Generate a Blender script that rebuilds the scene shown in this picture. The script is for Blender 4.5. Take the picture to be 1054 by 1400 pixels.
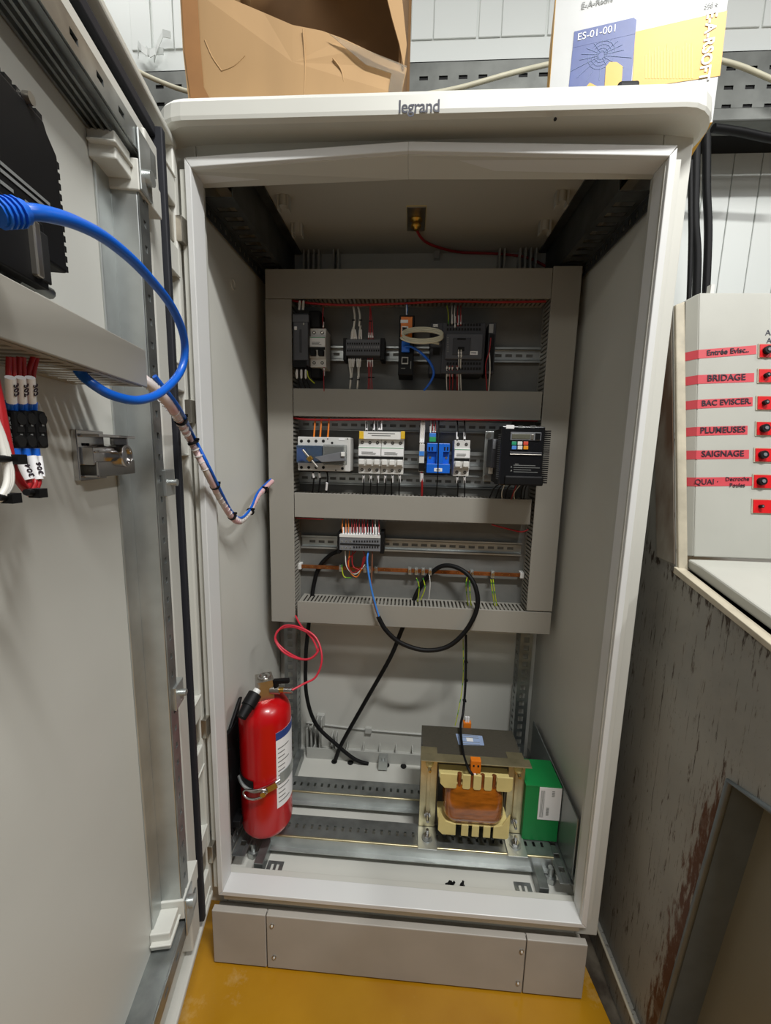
import bpy, bmesh, math, random
from mathutils import Vector, Matrix
random.seed(7)
for o in list(bpy.data.objects): bpy.data.objects.remove(o)
SC = bpy.context.scene; COL = SC.collection
# ------------------------------------------------------------------ camera
F = 547.67; YAW, PIT, ROL = .0599, -.1495, .023
CAM = Vector((-.00124, -.68096, 1.07719))
cy, sy, cp, sp = math.cos(YAW), math.sin(YAW), math.cos(PIT), math.sin(PIT)
FW = Vector((-sy*cp, cy*cp, sp)); r0 = Vector((cy, sy, 0)); u0 = r0.cross(FW)
RT = r0*math.cos(ROL) + u0*math.sin(ROL); UP = -r0*math.sin(ROL) + u0*math.cos(ROL)
cd = bpy.data.cameras.new('camera'); cam = bpy.data.objects.new('camera', cd); COL.objects.link(cam)
cam.matrix_world = Matrix(((RT.x, UP.x, -FW.x, CAM.x), (RT.y, UP.y, -FW.y, CAM.y), (RT.z, UP.z, -FW.z, CAM.z), (0, 0, 0, 1)))
cd.sensor_fit = 'HORIZONTAL'; cd.sensor_width = 36; cd.lens = 36*F/1054; cd.clip_start = .01
SC.camera = cam
# ------------------------------------------------------------------ world, lamps, exposure
w = bpy.data.worlds.new('world'); SC.world = w; w.use_nodes = True
w.node_tree.nodes['Background'].inputs[0].default_value = (.92, .95, 1.0, 1)
w.node_tree.nodes['Background'].inputs[1].default_value = .11
def area(name, loc, target, sx, sy_, power, col):
    l = bpy.data.lights.new(name, 'AREA'); l.shape = 'RECTANGLE'; l.size = sx; l.size_y = sy_; l.energy = power; l.color = col
    o = bpy.data.objects.new(name, l); COL.objects.link(o); o.location = loc
    o.rotation_euler = (Vector(target)-Vector(loc)).to_track_quat('-Z', 'Y').to_euler()
    return o
area('ceiling_tube_light', (.46, -.87, 2.56), (.46, -.87, 0), .55, .10, 43, (1, .995, .98))
area('side_fill_light', (1.75, -.95, 2.58), (1.4, -.95, 0), 1.0, .10, 26, (1, .995, .98))  # added lamp from the right, brightens the door and left inner wall
area('wall_fill_light', (-.85, .0, 2.75), (-.6, .3, 1.6), 1.2, .1, 7, (1, 1, .98))  # added lamp to whiten the upper left wall without reaching the interior
area('rear_fill_light', (-.8, -2.5, 2.6), (-.2, -.5, 0), 1.4, .25, 9, (1, .97, .90))  # added fill from behind the camera, lifts desk side and right inner wall
SC.view_settings.view_transform = 'Standard'; SC.view_settings.look = 'None'
SC.view_settings.gamma = 1; SC.view_settings.exposure = 0; SC.view_settings.use_curve_mapping = False

# ------------------------------------------------------------------ helpers
def ray(u, v): return FW + RT*((u-527)/F) - UP*((v-700)/F)
def A(u, v, y=None, x=None, z=None):
    d = ray(u, v)
    t = (y-CAM.y)/d.y if y is not None else (x-CAM.x)/d.x if x is not None else (z-CAM.z)/d.z
    return CAM + d*t
def AP(u, v, p, n):
    d = ray(u, v); return CAM + d*((Vector(p)-CAM).dot(n)/d.dot(n))
def lin(c): return tuple(((x/255/12.92) if x/255 <= .04045 else ((x/255+.055)/1.055)**2.4) for x in c)
MATS = {}
def mat(name, rgb, rough=.5, metal=0, var=.06, scale=30, bump=.02, spec=.5, stretch=(1, 1, 1), rgb2=None, th=(.35, .65), trans=0, coat=0, alpha=1):
    m = bpy.data.materials.new(name); m.use_nodes = True; nt = m.node_tree; N = nt.nodes; L = nt.links
    b = N['Principled BSDF']; b.inputs['Roughness'].default_value = rough; b.inputs['Metallic'].default_value = metal
    b.inputs['Specular IOR Level'].default_value = spec; b.inputs['Transmission Weight'].default_value = trans
    b.inputs['Coat Weight'].default_value = coat; b.inputs['Alpha'].default_value = alpha
    tc = N.new('ShaderNodeTexCoord'); mp = N.new('ShaderNodeMapping'); mp.inputs['Scale'].default_value = stretch
    L.new(tc.outputs['Object'], mp.inputs[0])
    nz = N.new('ShaderNodeTexNoise'); nz.inputs['Scale'].default_value = scale; nz.inputs['Detail'].default_value = 5
    L.new(mp.outputs[0], nz.inputs[0])
    cr = N.new('ShaderNodeValToRGB'); c = lin(rgb)
    c2 = lin(rgb2) if rgb2 else tuple(min(1, x*(1+var)) for x in c); c1 = tuple(x*(1-var) for x in c) if not rgb2 else c
    cr.color_ramp.elements[0].color = (*c1, 1); cr.color_ramp.elements[1].color = (*c2, 1)
    cr.color_ramp.elements[0].position = th[0]; cr.color_ramp.elements[1].position = th[1]
    L.new(nz.outputs[0], cr.inputs[0]); L.new(cr.outputs[0], b.inputs['Base Color'])
    if bump:
        bp = N.new('ShaderNodeBump'); bp.inputs['Strength'].default_value = bump*4; bp.inputs['Distance'].default_value = .002
        L.new(nz.outputs[0], bp.inputs['Height']); L.new(bp.outputs[0], b.inputs['Normal'])
    MATS[name] = m; return m
def add_layer(m, rgb, scale, th, stretch=(1, 1, 1), detail=8, mask=None, zlim=None):
    """second colour laid over the base through a stretched noise mask; mask = (axis, a, b) limits it along a position ramp"""
    nt = m.node_tree; N = nt.nodes; L = nt.links; b = N['Principled BSDF']
    old = b.inputs['Base Color'].links[0].from_socket
    tc = N.new('ShaderNodeTexCoord'); mp = N.new('ShaderNodeMapping'); mp.inputs['Scale'].default_value = stretch
    L.new(tc.outputs['Object'], mp.inputs[0])
    nz = N.new('ShaderNodeTexNoise'); nz.inputs['Scale'].default_value = scale; nz.inputs['Detail'].default_value = detail; nz.inputs['Roughness'].default_value = .7
    L.new(mp.outputs[0], nz.inputs[0])
    mr = N.new('ShaderNodeMapRange'); mr.inputs[1].default_value = th[0]; mr.inputs[2].default_value = th[1]
    fac = nz.outputs[0]
    if mask:
        dp = N.new('ShaderNodeVectorMath'); dp.operation = 'DOT_PRODUCT'; dp.inputs[1].default_value = mask[0]
        L.new(tc.outputs['Object'], dp.inputs[0])
        ab = N.new('ShaderNodeMath'); ab.operation = 'SUBTRACT'; ab.inputs[1].default_value = mask[1]; L.new(dp.outputs['Value'], ab.inputs[0])
        a2 = N.new('ShaderNodeMath'); a2.operation = 'ABSOLUTE'; L.new(ab.outputs[0], a2.inputs[0])
        m2 = N.new('ShaderNodeMapRange'); m2.inputs[1].default_value = 0; m2.inputs[2].default_value = mask[2]; m2.inputs[3].default_value = mask[3]; m2.inputs[4].default_value = -.25
        L.new(a2.outputs[0], m2.inputs[0])
        ad = N.new('ShaderNodeMath'); ad.operation = 'ADD'; L.new(nz.outputs[0], ad.inputs[0]); L.new(m2.outputs[0], ad.inputs[1]); fac = ad.outputs[0]
    if zlim:
        sx_ = N.new('ShaderNodeSeparateXYZ'); L.new(tc.outputs['Object'], sx_.inputs[0]); m3 = N.new('ShaderNodeMapRange'); m3.inputs[1].default_value = zlim[0]; m3.inputs[2].default_value = zlim[1]; m3.inputs[3].default_value = 0; m3.inputs[4].default_value = -.35
        L.new(sx_.outputs[2], m3.inputs[0]); a3 = N.new('ShaderNodeMath'); a3.operation = 'ADD'; L.new(fac, a3.inputs[0]); L.new(m3.outputs[0], a3.inputs[1]); fac = a3.outputs[0]
    L.new(fac, mr.inputs[0])
    mx = N.new('ShaderNodeMix'); mx.data_type = 'RGBA'; L.new(mr.outputs[0], mx.inputs[0]); L.new(old, mx.inputs[6]); mx.inputs[7].default_value = (*lin(rgb), 1)
    L.new(mx.outputs[2], b.inputs['Base Color'])

class MB:
    def __init__(s, m, M=None): s.v = []; s.f = []; s.mi = []; s.sm = []; s.mats = [m]; s.cur = 0; s.M = M
    def use(s, m):
        if m not in s.mats: s.mats.append(m)
        s.cur = s.mats.index(m); return s
    def add(s, vs, fs, smooth=False):
        o = len(s.v); s.v += [(s.M @ Vector(p)) if s.M else Vector(p) for p in vs]
        for f in fs: s.f.append([o+i for i in f]); s.mi.append(s.cur); s.sm.append(smooth)
        return s
    def box(s, x0, x1, y0, y1, z0, z1):
        return s.add([(x, y, z) for x in (x0, x1) for y in (y0, y1) for z in (z0, z1)],
                     [(0, 1, 3, 2), (4, 6, 7, 5), (0, 4, 5, 1), (2, 3, 7, 6), (0, 2, 6, 4), (1, 5, 7, 3)])
    def obox(s, c, size, R=None):
        R = R or Matrix.Identity(3); c = Vector(c)
        return s.add([c + R @ Vector((a*size[0]/2, b*size[1]/2, d*size[2]/2)) for a in (-1, 1) for b in (-1, 1) for d in (-1, 1)],
                     [(0, 1, 3, 2), (4, 6, 7, 5), (0, 4, 5, 1), (2, 3, 7, 6), (0, 2, 6, 4), (1, 5, 7, 3)])
    def pbox(s, u0_, v0_, u1_, v1_, yf, yb):
        """box whose front face (plane y=yf) spans the given picture rectangle"""
        um, vm = (u0_+u1_)/2, (v0_+v1_)/2
        return s.box(A(u0_, vm, y=yf).x, A(u1_, vm, y=yf).x, yf, yb, A(um, v1_, y=yf).z, A(um, v0_, y=yf).z)
    def hexa(s, q0, q1):
        """solid between two quads"""
        return s.add(list(q0)+list(q1), [(0, 1, 2, 3), (7, 6, 5, 4), (0, 4, 5, 1), (1, 5, 6, 2), (2, 6, 7, 3), (3, 7, 4, 0)])
    def prism(s, poly, axis, a, b):
        n = len(poly)
        def P(p, t): return {'x': (t, p[0], p[1]), 'y': (p[0], t, p[1]), 'z': (p[0], p[1], t)}[axis]
        return s.add([P(p, a) for p in poly]+[P(p, b) for p in poly],
                     [tuple(range(n)), tuple(range(2*n-1, n-1, -1))]+[(i, i+n, (i+1) % n+n, (i+1) % n) for i in range(n)])
    def cyl(s, p0, p1, r, n=16, r2=None, smooth=True, caps=True):
        p0, p1 = Vector(p0), Vector(p1); r2 = r if r2 is None else r2
        z = (p1-p0).normalized(); x = z.orthogonal().normalized(); y = z.cross(x)
        vs = [p+(x*math.cos(2*math.pi*i/n)+y*math.sin(2*math.pi*i/n))*q for p, q in ((p0, r), (p1, r2)) for i in range(n)]
        s.add(vs, [(i, (i+1) % n, n+(i+1) % n, n+i) for i in range(n)], smooth)
        if caps: s.add(vs, [tuple(range(n-1, -1, -1)), tuple(range(n, 2*n))])
        return s
    def lathe(s, prof, o, ax=(0, 0, 1), n=32, smooth=True):
        o = Vector(o); z = Vector(ax).normalized(); x = z.orthogonal().normalized(); y = z.cross(x); k = len(prof)
        vs = [o+z*h+(x*math.cos(2*math.pi*i/n)+y*math.sin(2*math.pi*i/n))*r for r, h in prof for i in range(n)]
        s.add(vs, [(j*n+i, j*n+(i+1) % n, (j+1)*n+(i+1) % n, (j+1)*n+i) for j in range(k-1) for i in range(n)], smooth)
        s.add(vs[:n], [tuple(range(n-1, -1, -1))]); s.add(vs[-n:], [tuple(range(n))]); return s
    def tube(s, pts, r, n=8, sub=6, closed=False):
        P = [Vector(p) for p in pts]
        if sub > 1 and len(P) > 2:
            Q = []; m = len(P)
            for i in range(m if closed else m-1):
                g = (lambda k: P[k % m]) if closed else (lambda k: P[max(0, min(m-1, k))])
                a, b, c, d = g(i-1), g(i), g(i+1), g(i+2)
                for k in range(sub):
                    t = k/sub; Q.append(.5*((2*b)+(c-a)*t+(2*a-5*b+4*c-d)*t*t+(3*b-3*c+d-a)*t**3))
            if not closed: Q.append(P[-1])
            P = Q
        T = []
        for i in range(len(P)):
            a = P[i-1] if (i > 0 or closed) else P[i]; b = P[(i+1) % len(P)] if (i < len(P)-1 or closed) else P[i]
            T.append((b-a).normalized())
        x = T[0].orthogonal().normalized(); vs = []
        for p, t in zip(P, T):
            x = (x-t*x.dot(t)).normalized(); y = t.cross(x)
            vs += [p+(x*math.cos(2*math.pi*i/n)+y*math.sin(2*math.pi*i/n))*r for i in range(n)]
        k = len(P)
        fs = [(j*n+i, j*n+(i+1) % n, ((j+1) % k)*n+(i+1) % n, ((j+1) % k)*n+i) for j in range(k if closed else k-1) for i in range(n)]
        s.add(vs, fs, True)
        if not closed: s.add(vs[:n], [tuple(range(n-1, -1, -1))]); s.add(vs[-n:], [tuple(range(n))])
        return s
    def ladder(s, o, U, V, Nn, L, W, T, pitch, slot, edge, rows=1):
        """perforated strip: length along U, width along V, thickness along Nn; real slots"""
        o, U, V, Nn = map(Vector, (o, U, V, Nn))
        def bx(a0, a1, b0, b1):
            c = [o+U*a+V*b+Nn*t for a in (a0, a1) for b in (b0, b1) for t in (0, T)]
            s.add(c, [(0, 1, 3, 2), (4, 6, 7, 5), (0, 4, 5, 1), (2, 3, 7, 6), (0, 2, 6, 4), (1, 5, 7, 3)])
        hw = (W-edge*(rows+1))/rows
        for r_ in range(rows+1): bx(0, L, r_*(hw+edge), r_*(hw+edge)+edge)
        n = int((L-(pitch-slot))/pitch); off = (L-n*pitch-(pitch-slot))/2
        for r_ in range(rows):
            b0 = edge+r_*(hw+edge); bx(0, off+(pitch-slot), b0, b0+hw)
            for i in range(n):
                a = off+(pitch-slot)+i*pitch+slot; bx(a, a+(pitch-slot) if i < n-1 else L, b0, b0+hw)
        return s
    def build(s, name, parent=None, bevel=0, stuff=False, label=None, seg=2):
        me = bpy.data.meshes.new(name)
        if parent is not None:
            root = parent
            while root.parent: root = root.parent
            off = Vector(root.location)
        else:
            xs = [p.x for p in s.v]; ys = [p.y for p in s.v]; zs = [p.z for p in s.v]
            off = Vector(((min(xs)+max(xs))/2, (min(ys)+max(ys))/2, min(zs)))
        me.from_pydata([p-off for p in s.v], [], s.f)
        for m in s.mats: me.materials.append(MATS[m])
        for p, i, q in zip(me.polygons, s.mi, s.sm): p.material_index = i; p.use_smooth = q
        bm = bmesh.new(); bm.from_mesh(me); bmesh.ops.recalc_face_normals(bm, faces=bm.faces); bm.to_mesh(me); bm.free()
        o = bpy.data.objects.new(name, me); COL.objects.link(o)
        if parent is not None: o.parent = parent
        else: o.location = off
        if bevel:
            b = o.modifiers.new('bevel', 'BEVEL'); b.width = bevel; b.segments = seg; b.limit_method = 'ANGLE'; b.angle_limit = math.radians(40)
        if stuff: o['kind'] = 'stuff'
        if label: o['label'] = label
        return o
def thing(name, label, cat, loc, group=None):
    o = bpy.data.objects.new(name, None); o.empty_display_size = .05; COL.objects.link(o); o.location = loc
    o['label'] = label; o['category'] = cat
    if group: o['group'] = group
    return o
def tag(o, label, cat, group=None, kind=None):
    o['label'] = label; o['category'] = cat
    if group: o['group'] = group
    if kind: o['kind'] = kind
    return o
def struct(o): o['kind'] = 'structure'; return o
def text(s, size, o, right, up, m, parent, name='lettering', align='CENTER', ext=.0003, bold=0, sx=1, spacing=1):
    c = bpy.data.curves.new('t', 'FONT'); c.body = s; c.size = size; c.align_x = align; c.align_y = 'CENTER'; c.extrude = ext; c.offset = bold; c.space_character = spacing
    c.resolution_u = 3
    t = bpy.data.objects.new('t', c); COL.objects.link(t); bpy.context.view_layer.update()
    me = bpy.data.meshes.new_from_object(t.evaluated_get(bpy.context.evaluated_depsgraph_get())); bpy.data.objects.remove(t)
    R = Vector(right).normalized(); U = Vector(up).normalized(); Nn = R.cross(U); o = Vector(o)
    mb = MB(m); mb.v = [o+R*(p.co.x*sx)+U*p.co.y+Nn*p.co.z for p in me.vertices]
    mb.f = [list(p.vertices) for p in me.polygons]; mb.mi = [0]*len(mb.f); mb.sm = [False]*len(mb.f)
    return mb.build(name, parent)
X, Y, Z = Vector((1, 0, 0)), Vector((0, 1, 0)), Vector((0, 0, 1))

# ------------------------------------------------------------------ materials
mat('plastic', (200, 200, 192), .42, var=.03, scale=4, bump=.01)
add_layer(MATS['plastic'], (226, 226, 220), 9, (.70, .72), (1, 5, .6))
mat('rim_white', (214, 215, 213), .35, var=.02, scale=4, bump=.01); mat('plastic_inner', (176, 177, 171), .38, var=.03, scale=3, bump=.01)
mat('door_skin', (196, 196, 188), .40, var=.04, scale=2.5, bump=.01)
add_layer(MATS['door_skin'], (216, 216, 210), 14, (.69, .72), (1.2, .5, 4))
mat('plinth', (172, 167, 158), .5, var=.04, scale=12)
mat('zinc', (150, 154, 153), .38, metal=.85, var=.22, scale=26, bump=.02)
mat('zinc_light', (186, 190, 188), .35, metal=.8, var=.12, scale=16, bump=.02)
mat('zinc_yellow', (196, 186, 150), .32, metal=.85, var=.22, scale=18, bump=.02)
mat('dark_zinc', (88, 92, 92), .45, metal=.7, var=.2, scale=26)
mat('duct', (152, 149, 140), .45, var=.02, scale=6, bump=.005)
mat('gasket', (22, 24, 32), .7); mat('black', (13, 13, 14), .55, var=.15, spec=.25); mat('black_gloss', (16, 16, 18), .22)
mat('hole', (6, 6, 6), .8, bump=0)
mat('charcoal', (52, 53, 58), .5); mat('grey', (110, 112, 116), .5); mat('mid_grey', (78, 80, 86), .5)
mat('plate_paint', (112, 112, 108), .5); mat('white', (222, 222, 218), .45, var=.03); mat('white_device', (206, 206, 202), .42, var=.03); mat('label_white', (235, 235, 235), .5, var=.01)
mat('red_wire', (158, 24, 30), .4); mat('pink_red', (196, 44, 62), .35); mat('blue_cable', (14, 92, 196), .33, var=.03)
mat('blue_wire', (60, 130, 214), .4); mat('blue_device', (24, 104, 214), .32); mat('brown_wire', (120, 76, 52), .5)
mat('yellow_green', (176, 190, 30), .4, rgb2=(60, 140, 40), th=(.52, .56), scale=60); mat('orange', (222, 120, 24), .45)
mat('beige_cable', (206, 202, 178), .45); mat('white_wire', (216, 214, 206), .4)
mat('copper', (150, 92, 52), .35, metal=.7, var=.3, scale=60); mat('copper_film', (158, 88, 22), .22, var=.35, scale=22, coat=.6, bump=.03, stretch=(1, 1, 4))
mat('ivory', (214, 198, 132), .45, var=.08, scale=20); mat('core', (84, 80, 70), .5, metal=.35, var=.15, scale=120, bump=.03, stretch=(1, 8, .5))
mat('red_paint', (184, 4, 12), .30, var=.02, coat=.12, bump=.003); mat('chrome', (196, 194, 192), .2, metal=1, var=.05)
mat('nickel', (170, 165, 155), .3, metal=.9, var=.1); mat('brass', (190, 150, 70), .3, metal=.9)
mat('green_card', (10, 128, 62), .5, var=.04); mat('cardboard', (172, 138, 94), .75, var=.08, scale=9, bump=.03, stretch=(1, 1, .25))
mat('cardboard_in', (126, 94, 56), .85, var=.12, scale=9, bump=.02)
mat('card_brown', (150, 106, 60), .7, var=.1, scale=12); mat('tape_clear', (226, 220, 206), .12, var=.05, trans=.85, bump=.06)
mat('box_white', (184, 186, 184), .45, var=.02); mat('box_yellow', (214, 160, 8), .45, var=.03); mat('box_blue', (42, 66, 132), .45, var=.05, scale=60)
mat('print_light', (150, 170, 205), .5, bump=0); mat('print_dark', (42, 44, 58), .5, bump=0); mat('print_pale', (236, 206, 96), .5, bump=0); mat('print_grey', (120, 122, 120), .5, bump=0)
mat('floor', (158, 108, 12), .2, rgb2=(176, 128, 26), scale=7, bump=.015, th=(.3, .7))
add_layer(MATS['floor'], (196, 168, 116), 3.2, (.60, .74)); add_layer(MATS['floor'], (92, 66, 20), 60, (.72, .76))
mat('wall_panel', (220, 224, 220), .42, var=.02, scale=3); mat('tray', (108, 110, 106), .5, metal=.6, var=.2, scale=14, bump=.03)
mat('desk', (142, 141, 134), .55, metal=.15, var=.12, scale=6, bump=.03)
add_layer(MATS['desk'], (66, 50, 36), 34, (.585, .65), (3, 3.5, .5)); add_layer(MATS['desk'], (84, 72, 58), 60, (.63, .68), (2, 2, 1))
add_layer(MATS['desk'], (84, 48, 26), 46, (.55, .66), (2, 2.6, .5), detail=12, mask=((0, 1, .098), -.188, .065, .22), zlim=(.56, .74))
add_layer(MATS['desk'], (52, 40, 30), 38, (.60, .63), (2, 5, .18), detail=12); add_layer(MATS['desk'], (150, 146, 136), 5, (.52, .75))
add_layer(MATS['desk'], (58, 46, 36), 46, (.66, .74), (2, 2.4, .6), mask=((0, -.22, 1), .905, .09, .20))
mat('desk_box', (172, 172, 163), .45, var=.04, scale=8); add_layer(MATS['desk_box'], (120, 112, 92), 40, (.72, .75))
mat('desk_flange', (176, 168, 148), .5, var=.14, scale=30)
mat('rust_side', (96, 72, 54), .8, rgb2=(150, 146, 134), scale=9, th=(.42, .60), stretch=(1, 1, .4))
mat('recess', (124, 120, 104), .5, var=.06, scale=3); mat('recess_strip', (92, 98, 98), .45, var=.08)
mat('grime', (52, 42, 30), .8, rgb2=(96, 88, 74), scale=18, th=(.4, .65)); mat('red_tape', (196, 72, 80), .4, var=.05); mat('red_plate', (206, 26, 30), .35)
mat('ink', (40, 26, 40), .6, bump=0); mat('sleeve', (214, 206, 200), .3, rgb2=(214, 170, 172), scale=10, th=(.5, .62))
mat('spiral', (232, 230, 226), .2, trans=.3); mat('clear_plastic', (210, 214, 210), .1, trans=.8); mat('blue_clear', (110, 136, 170), .15, trans=.7)
mat('green_print', (40, 150, 90), .5, bump=0); mat('key_red', (214, 80, 60), .4); mat('key_blue', (80, 140, 220), .4); mat('key_green', (40, 150, 110), .4); mat('key_amber', (230, 150, 30), .4)
mat('lcd', (92, 92, 80), .25); mat('gold', (220, 180, 40), .45); mat('steel_plate', (136, 142, 140), .28, metal=.6, var=.08, scale=5)

# ------------------------------------------------------------------ setting
struct(MB('floor').box(-2.2, 2.2, -2.6, .62, -.05, 0).build('floor'))
struct(MB('wall_panel').box(-2.2, 2.2, .615, .66, 0, 3.0).build('wall_back'))
wb = bpy.data.objects['wall_back']
for i in range(34):                                   # planks of the lower wall, each a piece of the setting
    x = -.62+i*.074
    if x < -.3 or x > .42: MB('wall_panel').box(x, x+.0715, .607, .6155, .9, 2.0).build('plank', wb, bevel=.001, seg=1)
up = struct(MB('wall_panel').box(-2.2, 2.2, .55, .606, 2.075, 3.0).build('trim_1'))
for i in range(30):
    x = -.80+i*.0585+(.004 if i % 3 else 0)
    MB('wall_panel').box(x, x+.0560, .546, .5505, 2.15, 3.0).build('plank', up, bevel=.0008, seg=1)
MB('wall_panel').box(-2.2, 2.2, .538, .552, 2.062, 2.076).build('ledge_strip', up, bevel=.002)
m = MB('wall_panel')                                  # torn lining at the ledge
for q in range(3):
    a = A(188+q*11, 68+q*3, y=.535); pts = [a+Vector((.05*t, -.022*math.sin(t*3.1), .012*math.sin(t*7+q)+(-.02 if q < 2 else -.03+.06*t))) for t in (0, .25, .5, .75, 1)]
    for p, r in zip(pts, pts[1:]): m.hexa([p, r, r+Z*.016, p+Z*.018], [p+Y*.002, r+Y*.002, r+Z*.016+Y*.002, p+Z*.018+Y*.002])
m.build('torn_lining', up)

# ------------------------------------------------------------------ cable tray on the back wall
t = thing('cable_tray', 'dark perforated metal cable tray running along the white wall behind the cabinet', 'cable tray', (0, .5, 1.86))
m = MB('tray'); m.ladder((-1.5, .5, 1.905), X, Z, Y, 3.4, .155, .0015, .05, .022, .032, rows=3)
m.box(-1.5, 1.9, .5, .60, 2.058, 2.060); m.build('web', t)
MB('black').box(-1.5, 1.9, .503, .6065, 1.906, 2.056).build('slot_shade_block', t); MB('tray').box(-1.5, 1.9, .452, .5, 1.876, 1.905).build('lower_flange', t, bevel=.003)  # added black block: makes the slots dark and the tray shadow solid
def wire(name, pts, r, m_, label, cat='cable', group=None, parent=None, n=8, sub=6):
    b = MB(m_); b.tube(pts, r, n, sub); o = b.build(name, parent)
    if parent is None: tag(o, label, cat, group)
    return o
wire('white_cable', [A(178, 92, y=.42), A(215, 110, y=.43), A(260, 126, y=.43), A(330, 140, y=.44), A(420, 142, y=.44), A(548, 133, y=.42), A(620, 122, y=.42), A(700, 100, y=.42), A(770, 84, y=.44), A(880, 66, y=.44), A(990, 84, y=.42), A(1054, 108, y=.42), A(1100, 128, y=.42)], .0052, 'beige_cable', 'off-white cable sagging in front of the perforated tray behind the boxes')
wire('black_cable', [A(975, 175, y=.43), A(1010, 180, y=.44), A(1060, 190, y=.45), A(1110, 192, y=.45)], .009, 'black', 'black cable bundle lying under the tray at the right', n=10)
# ------------------------------------------------------------------ the electrical cabinet
cab = thing('electrical_cabinet', 'tall light grey electrical cabinet standing open on its plinth with wiring ducts inside', 'cabinet', (0, .22, 0))
b = MB('plastic')
b.box(-.402, -.380, .035, .46, .13, 1.592).box(.380, .403, .035, .46, .13, 1.592).box(-.3795, .3795, .44, .46, .13, 1.592).box(-.3795, .3795, .035, .4395, .112, .145)
b.box(-.402, -.362, .02, .0345, .118, 1.56).box(.362, .405, .02, .0345, .118, 1.56).box(-.3615, .3615, .02, .0345, .118, .167).box(-.3615, .3615, .02, .0345, 1.536, 1.56)
b.use('plastic_inner').box(-.38, .38, .036, .44, 1.583, 1.592)
b.build('body', cab, bevel=.002)
# front rim with its slightly bowed top
b = MB('rim_white')
def ringpt(x, z, y): return Vector((x, y, z))
xo0, xo1, zb, zt, zk, th = -.368, .369, .168, 1.522, 1.537, .011
def bar(p0, p1, q0, q1, ya=-.006, yb=.034): b.hexa([(p0[0], ya, p0[1]), (p1[0], ya, p1[1]), (q1[0], ya, q1[1]), (q0[0], ya, q0[1])], [(p0[0], yb, p0[1]), (p1[0], yb, p1[1]), (q1[0], yb, q1[1]), (q0[0], yb, q0[1])])
bar((xo0, zt), (-.02, zk), (xo0+.010, zt-.014), (-.02, zk-.013)); bar((-.02, zk), (xo1, zt+.002), (-.02, zk-.013), (xo1-.010, zt-.012))
bar((xo0, zb), (xo0, zt), (xo0+.010, zb+.010), (xo0+.010, zt-.014)); bar((xo1, zb), (xo1, zt), (xo1-.010, zb+.010), (xo1-.010, zt-.012))
bar((xo0, zb), (xo1, zb), (xo0+.010, zb+.010), (xo1-.010, zb+.010))
b.build('rim', cab, bevel=.0012)
b = MB('plastic')                                      # reveal behind the rim
b.hexa([(-.358, .001, .178), (-.358, .001, 1.51), (-.380, .001, 1.51), (-.380, .001, .178)], [(-.366, .055, .178), (-.366, .055, 1.53), (-.381, .055, 1.53), (-.381, .055, .178)])
b.hexa([(.358, .001, .178), (.358, .001, 1.51), (.380, .001, 1.51), (.380, .001, .178)], [(.366, .055, .178), (.366, .055, 1.53), (.381, .055, 1.53), (.381, .055, .178)])
b.hexa([(-.36, .001, 1.507), (-.02, .001, 1.523), (-.02, .001, 1.533), (-.36, .001, 1.519)], [(-.37, .052, 1.512), (-.02, .052, 1.520), (-.02, .052, 1.545), (-.37, .052, 1.545)])
b.hexa([(-.02, .001, 1.523), (.36, .001, 1.510), (.36, .001, 1.521), (-.02, .001, 1.533)], [(-.02, .052, 1.520), (.37, .052, 1.514), (.37, .052, 1.545), (-.02, .052, 1.545)])
b.hexa([(-.36, .001, .178), (.36, .001, .178), (.36, .001, .15), (-.36, .001, .15)], [(-.37, .050, .172), (.37, .050, .172), (.37, .050, .145), (-.37, .050, .145)])
b.build('reveal', cab, bevel=.001)
# roof hood: rounded plan outline lofted through levels
def outline(ins, r=.06, n=6):
    x0, x1, y0, y1 = -.415+ins, .419-ins, -.035+ins, .47-ins*.5; P = []
    for cx, cy_, a0 in ((x1-r, y0+r, -90), (x1-r, y1-r, 0), (x0+r, y1-r, 90), (x0+r, y0+r, 180)):
        for i in range(n+1): a = math.radians(a0+90*i/n); P.append((cx+r*math.cos(a), cy_+r*math.sin(a)))
    return P
lv = [(.057, 1.5565), (.008, 1.549), (.001, 1.552), (0, 1.557), (.001, 1.576), (.004, 1.582), (.03, 1.594), (.08, 1.6005)]
b = MB('plastic'); vs = []; fs = []; n = len(outline(0))
for ins, z in lv: vs += [(x, y, z) for x, y in outline(ins, r=.06 if ins < .05 else .02)]
for j in range(len(lv)-1): fs += [(j*n+i, j*n+(i+1) % n, (j+1)*n+(i+1) % n, (j+1)*n+i) for i in range(n)]
fs += [tuple(range((len(lv)-1)*n, len(lv)*n))]
b.add(vs, fs); o = b.build('roof_hood', cab)
tp = A(573, 146, y=-.0352); text('legrand', .0225, tp, X, Z, 'print_dark', o, 'lettering', bold=.0003, ext=.0001, sx=.95, spacing=.94)
MB('hole').cyl(A(759, 163, y=-.036), A(759, 163, y=-.030), .0022, 10).build('blind_hole', o)
# plinth
px0, px1 = -.382, .374; sA, sB = -.268, .257
b = MB('plinth'); b.box(px0+.003, px1-.003, .0, .45, .0, .1175); pl = b.build('plinth', cab, bevel=.001)
for x0, x1 in ((px0, sA-.001), (sA+.001, sB-.001), (sB+.001, px1)):
    MB('plinth').box(x0, x1, -.009, .004, .004, .133).build('plinth_panel', pl, bevel=.0015)
for p in ((372, 1265), (375, 1308), (713, 1300), (708, 1343)):
    c = A(*p, y=-.009); MB('nickel').cyl(c-Y*.002, c+Y*.001, .0042, 14).use('white').cyl(c-Y*.003, c, .0022, 10).build('panel_screw', pl)
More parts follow.
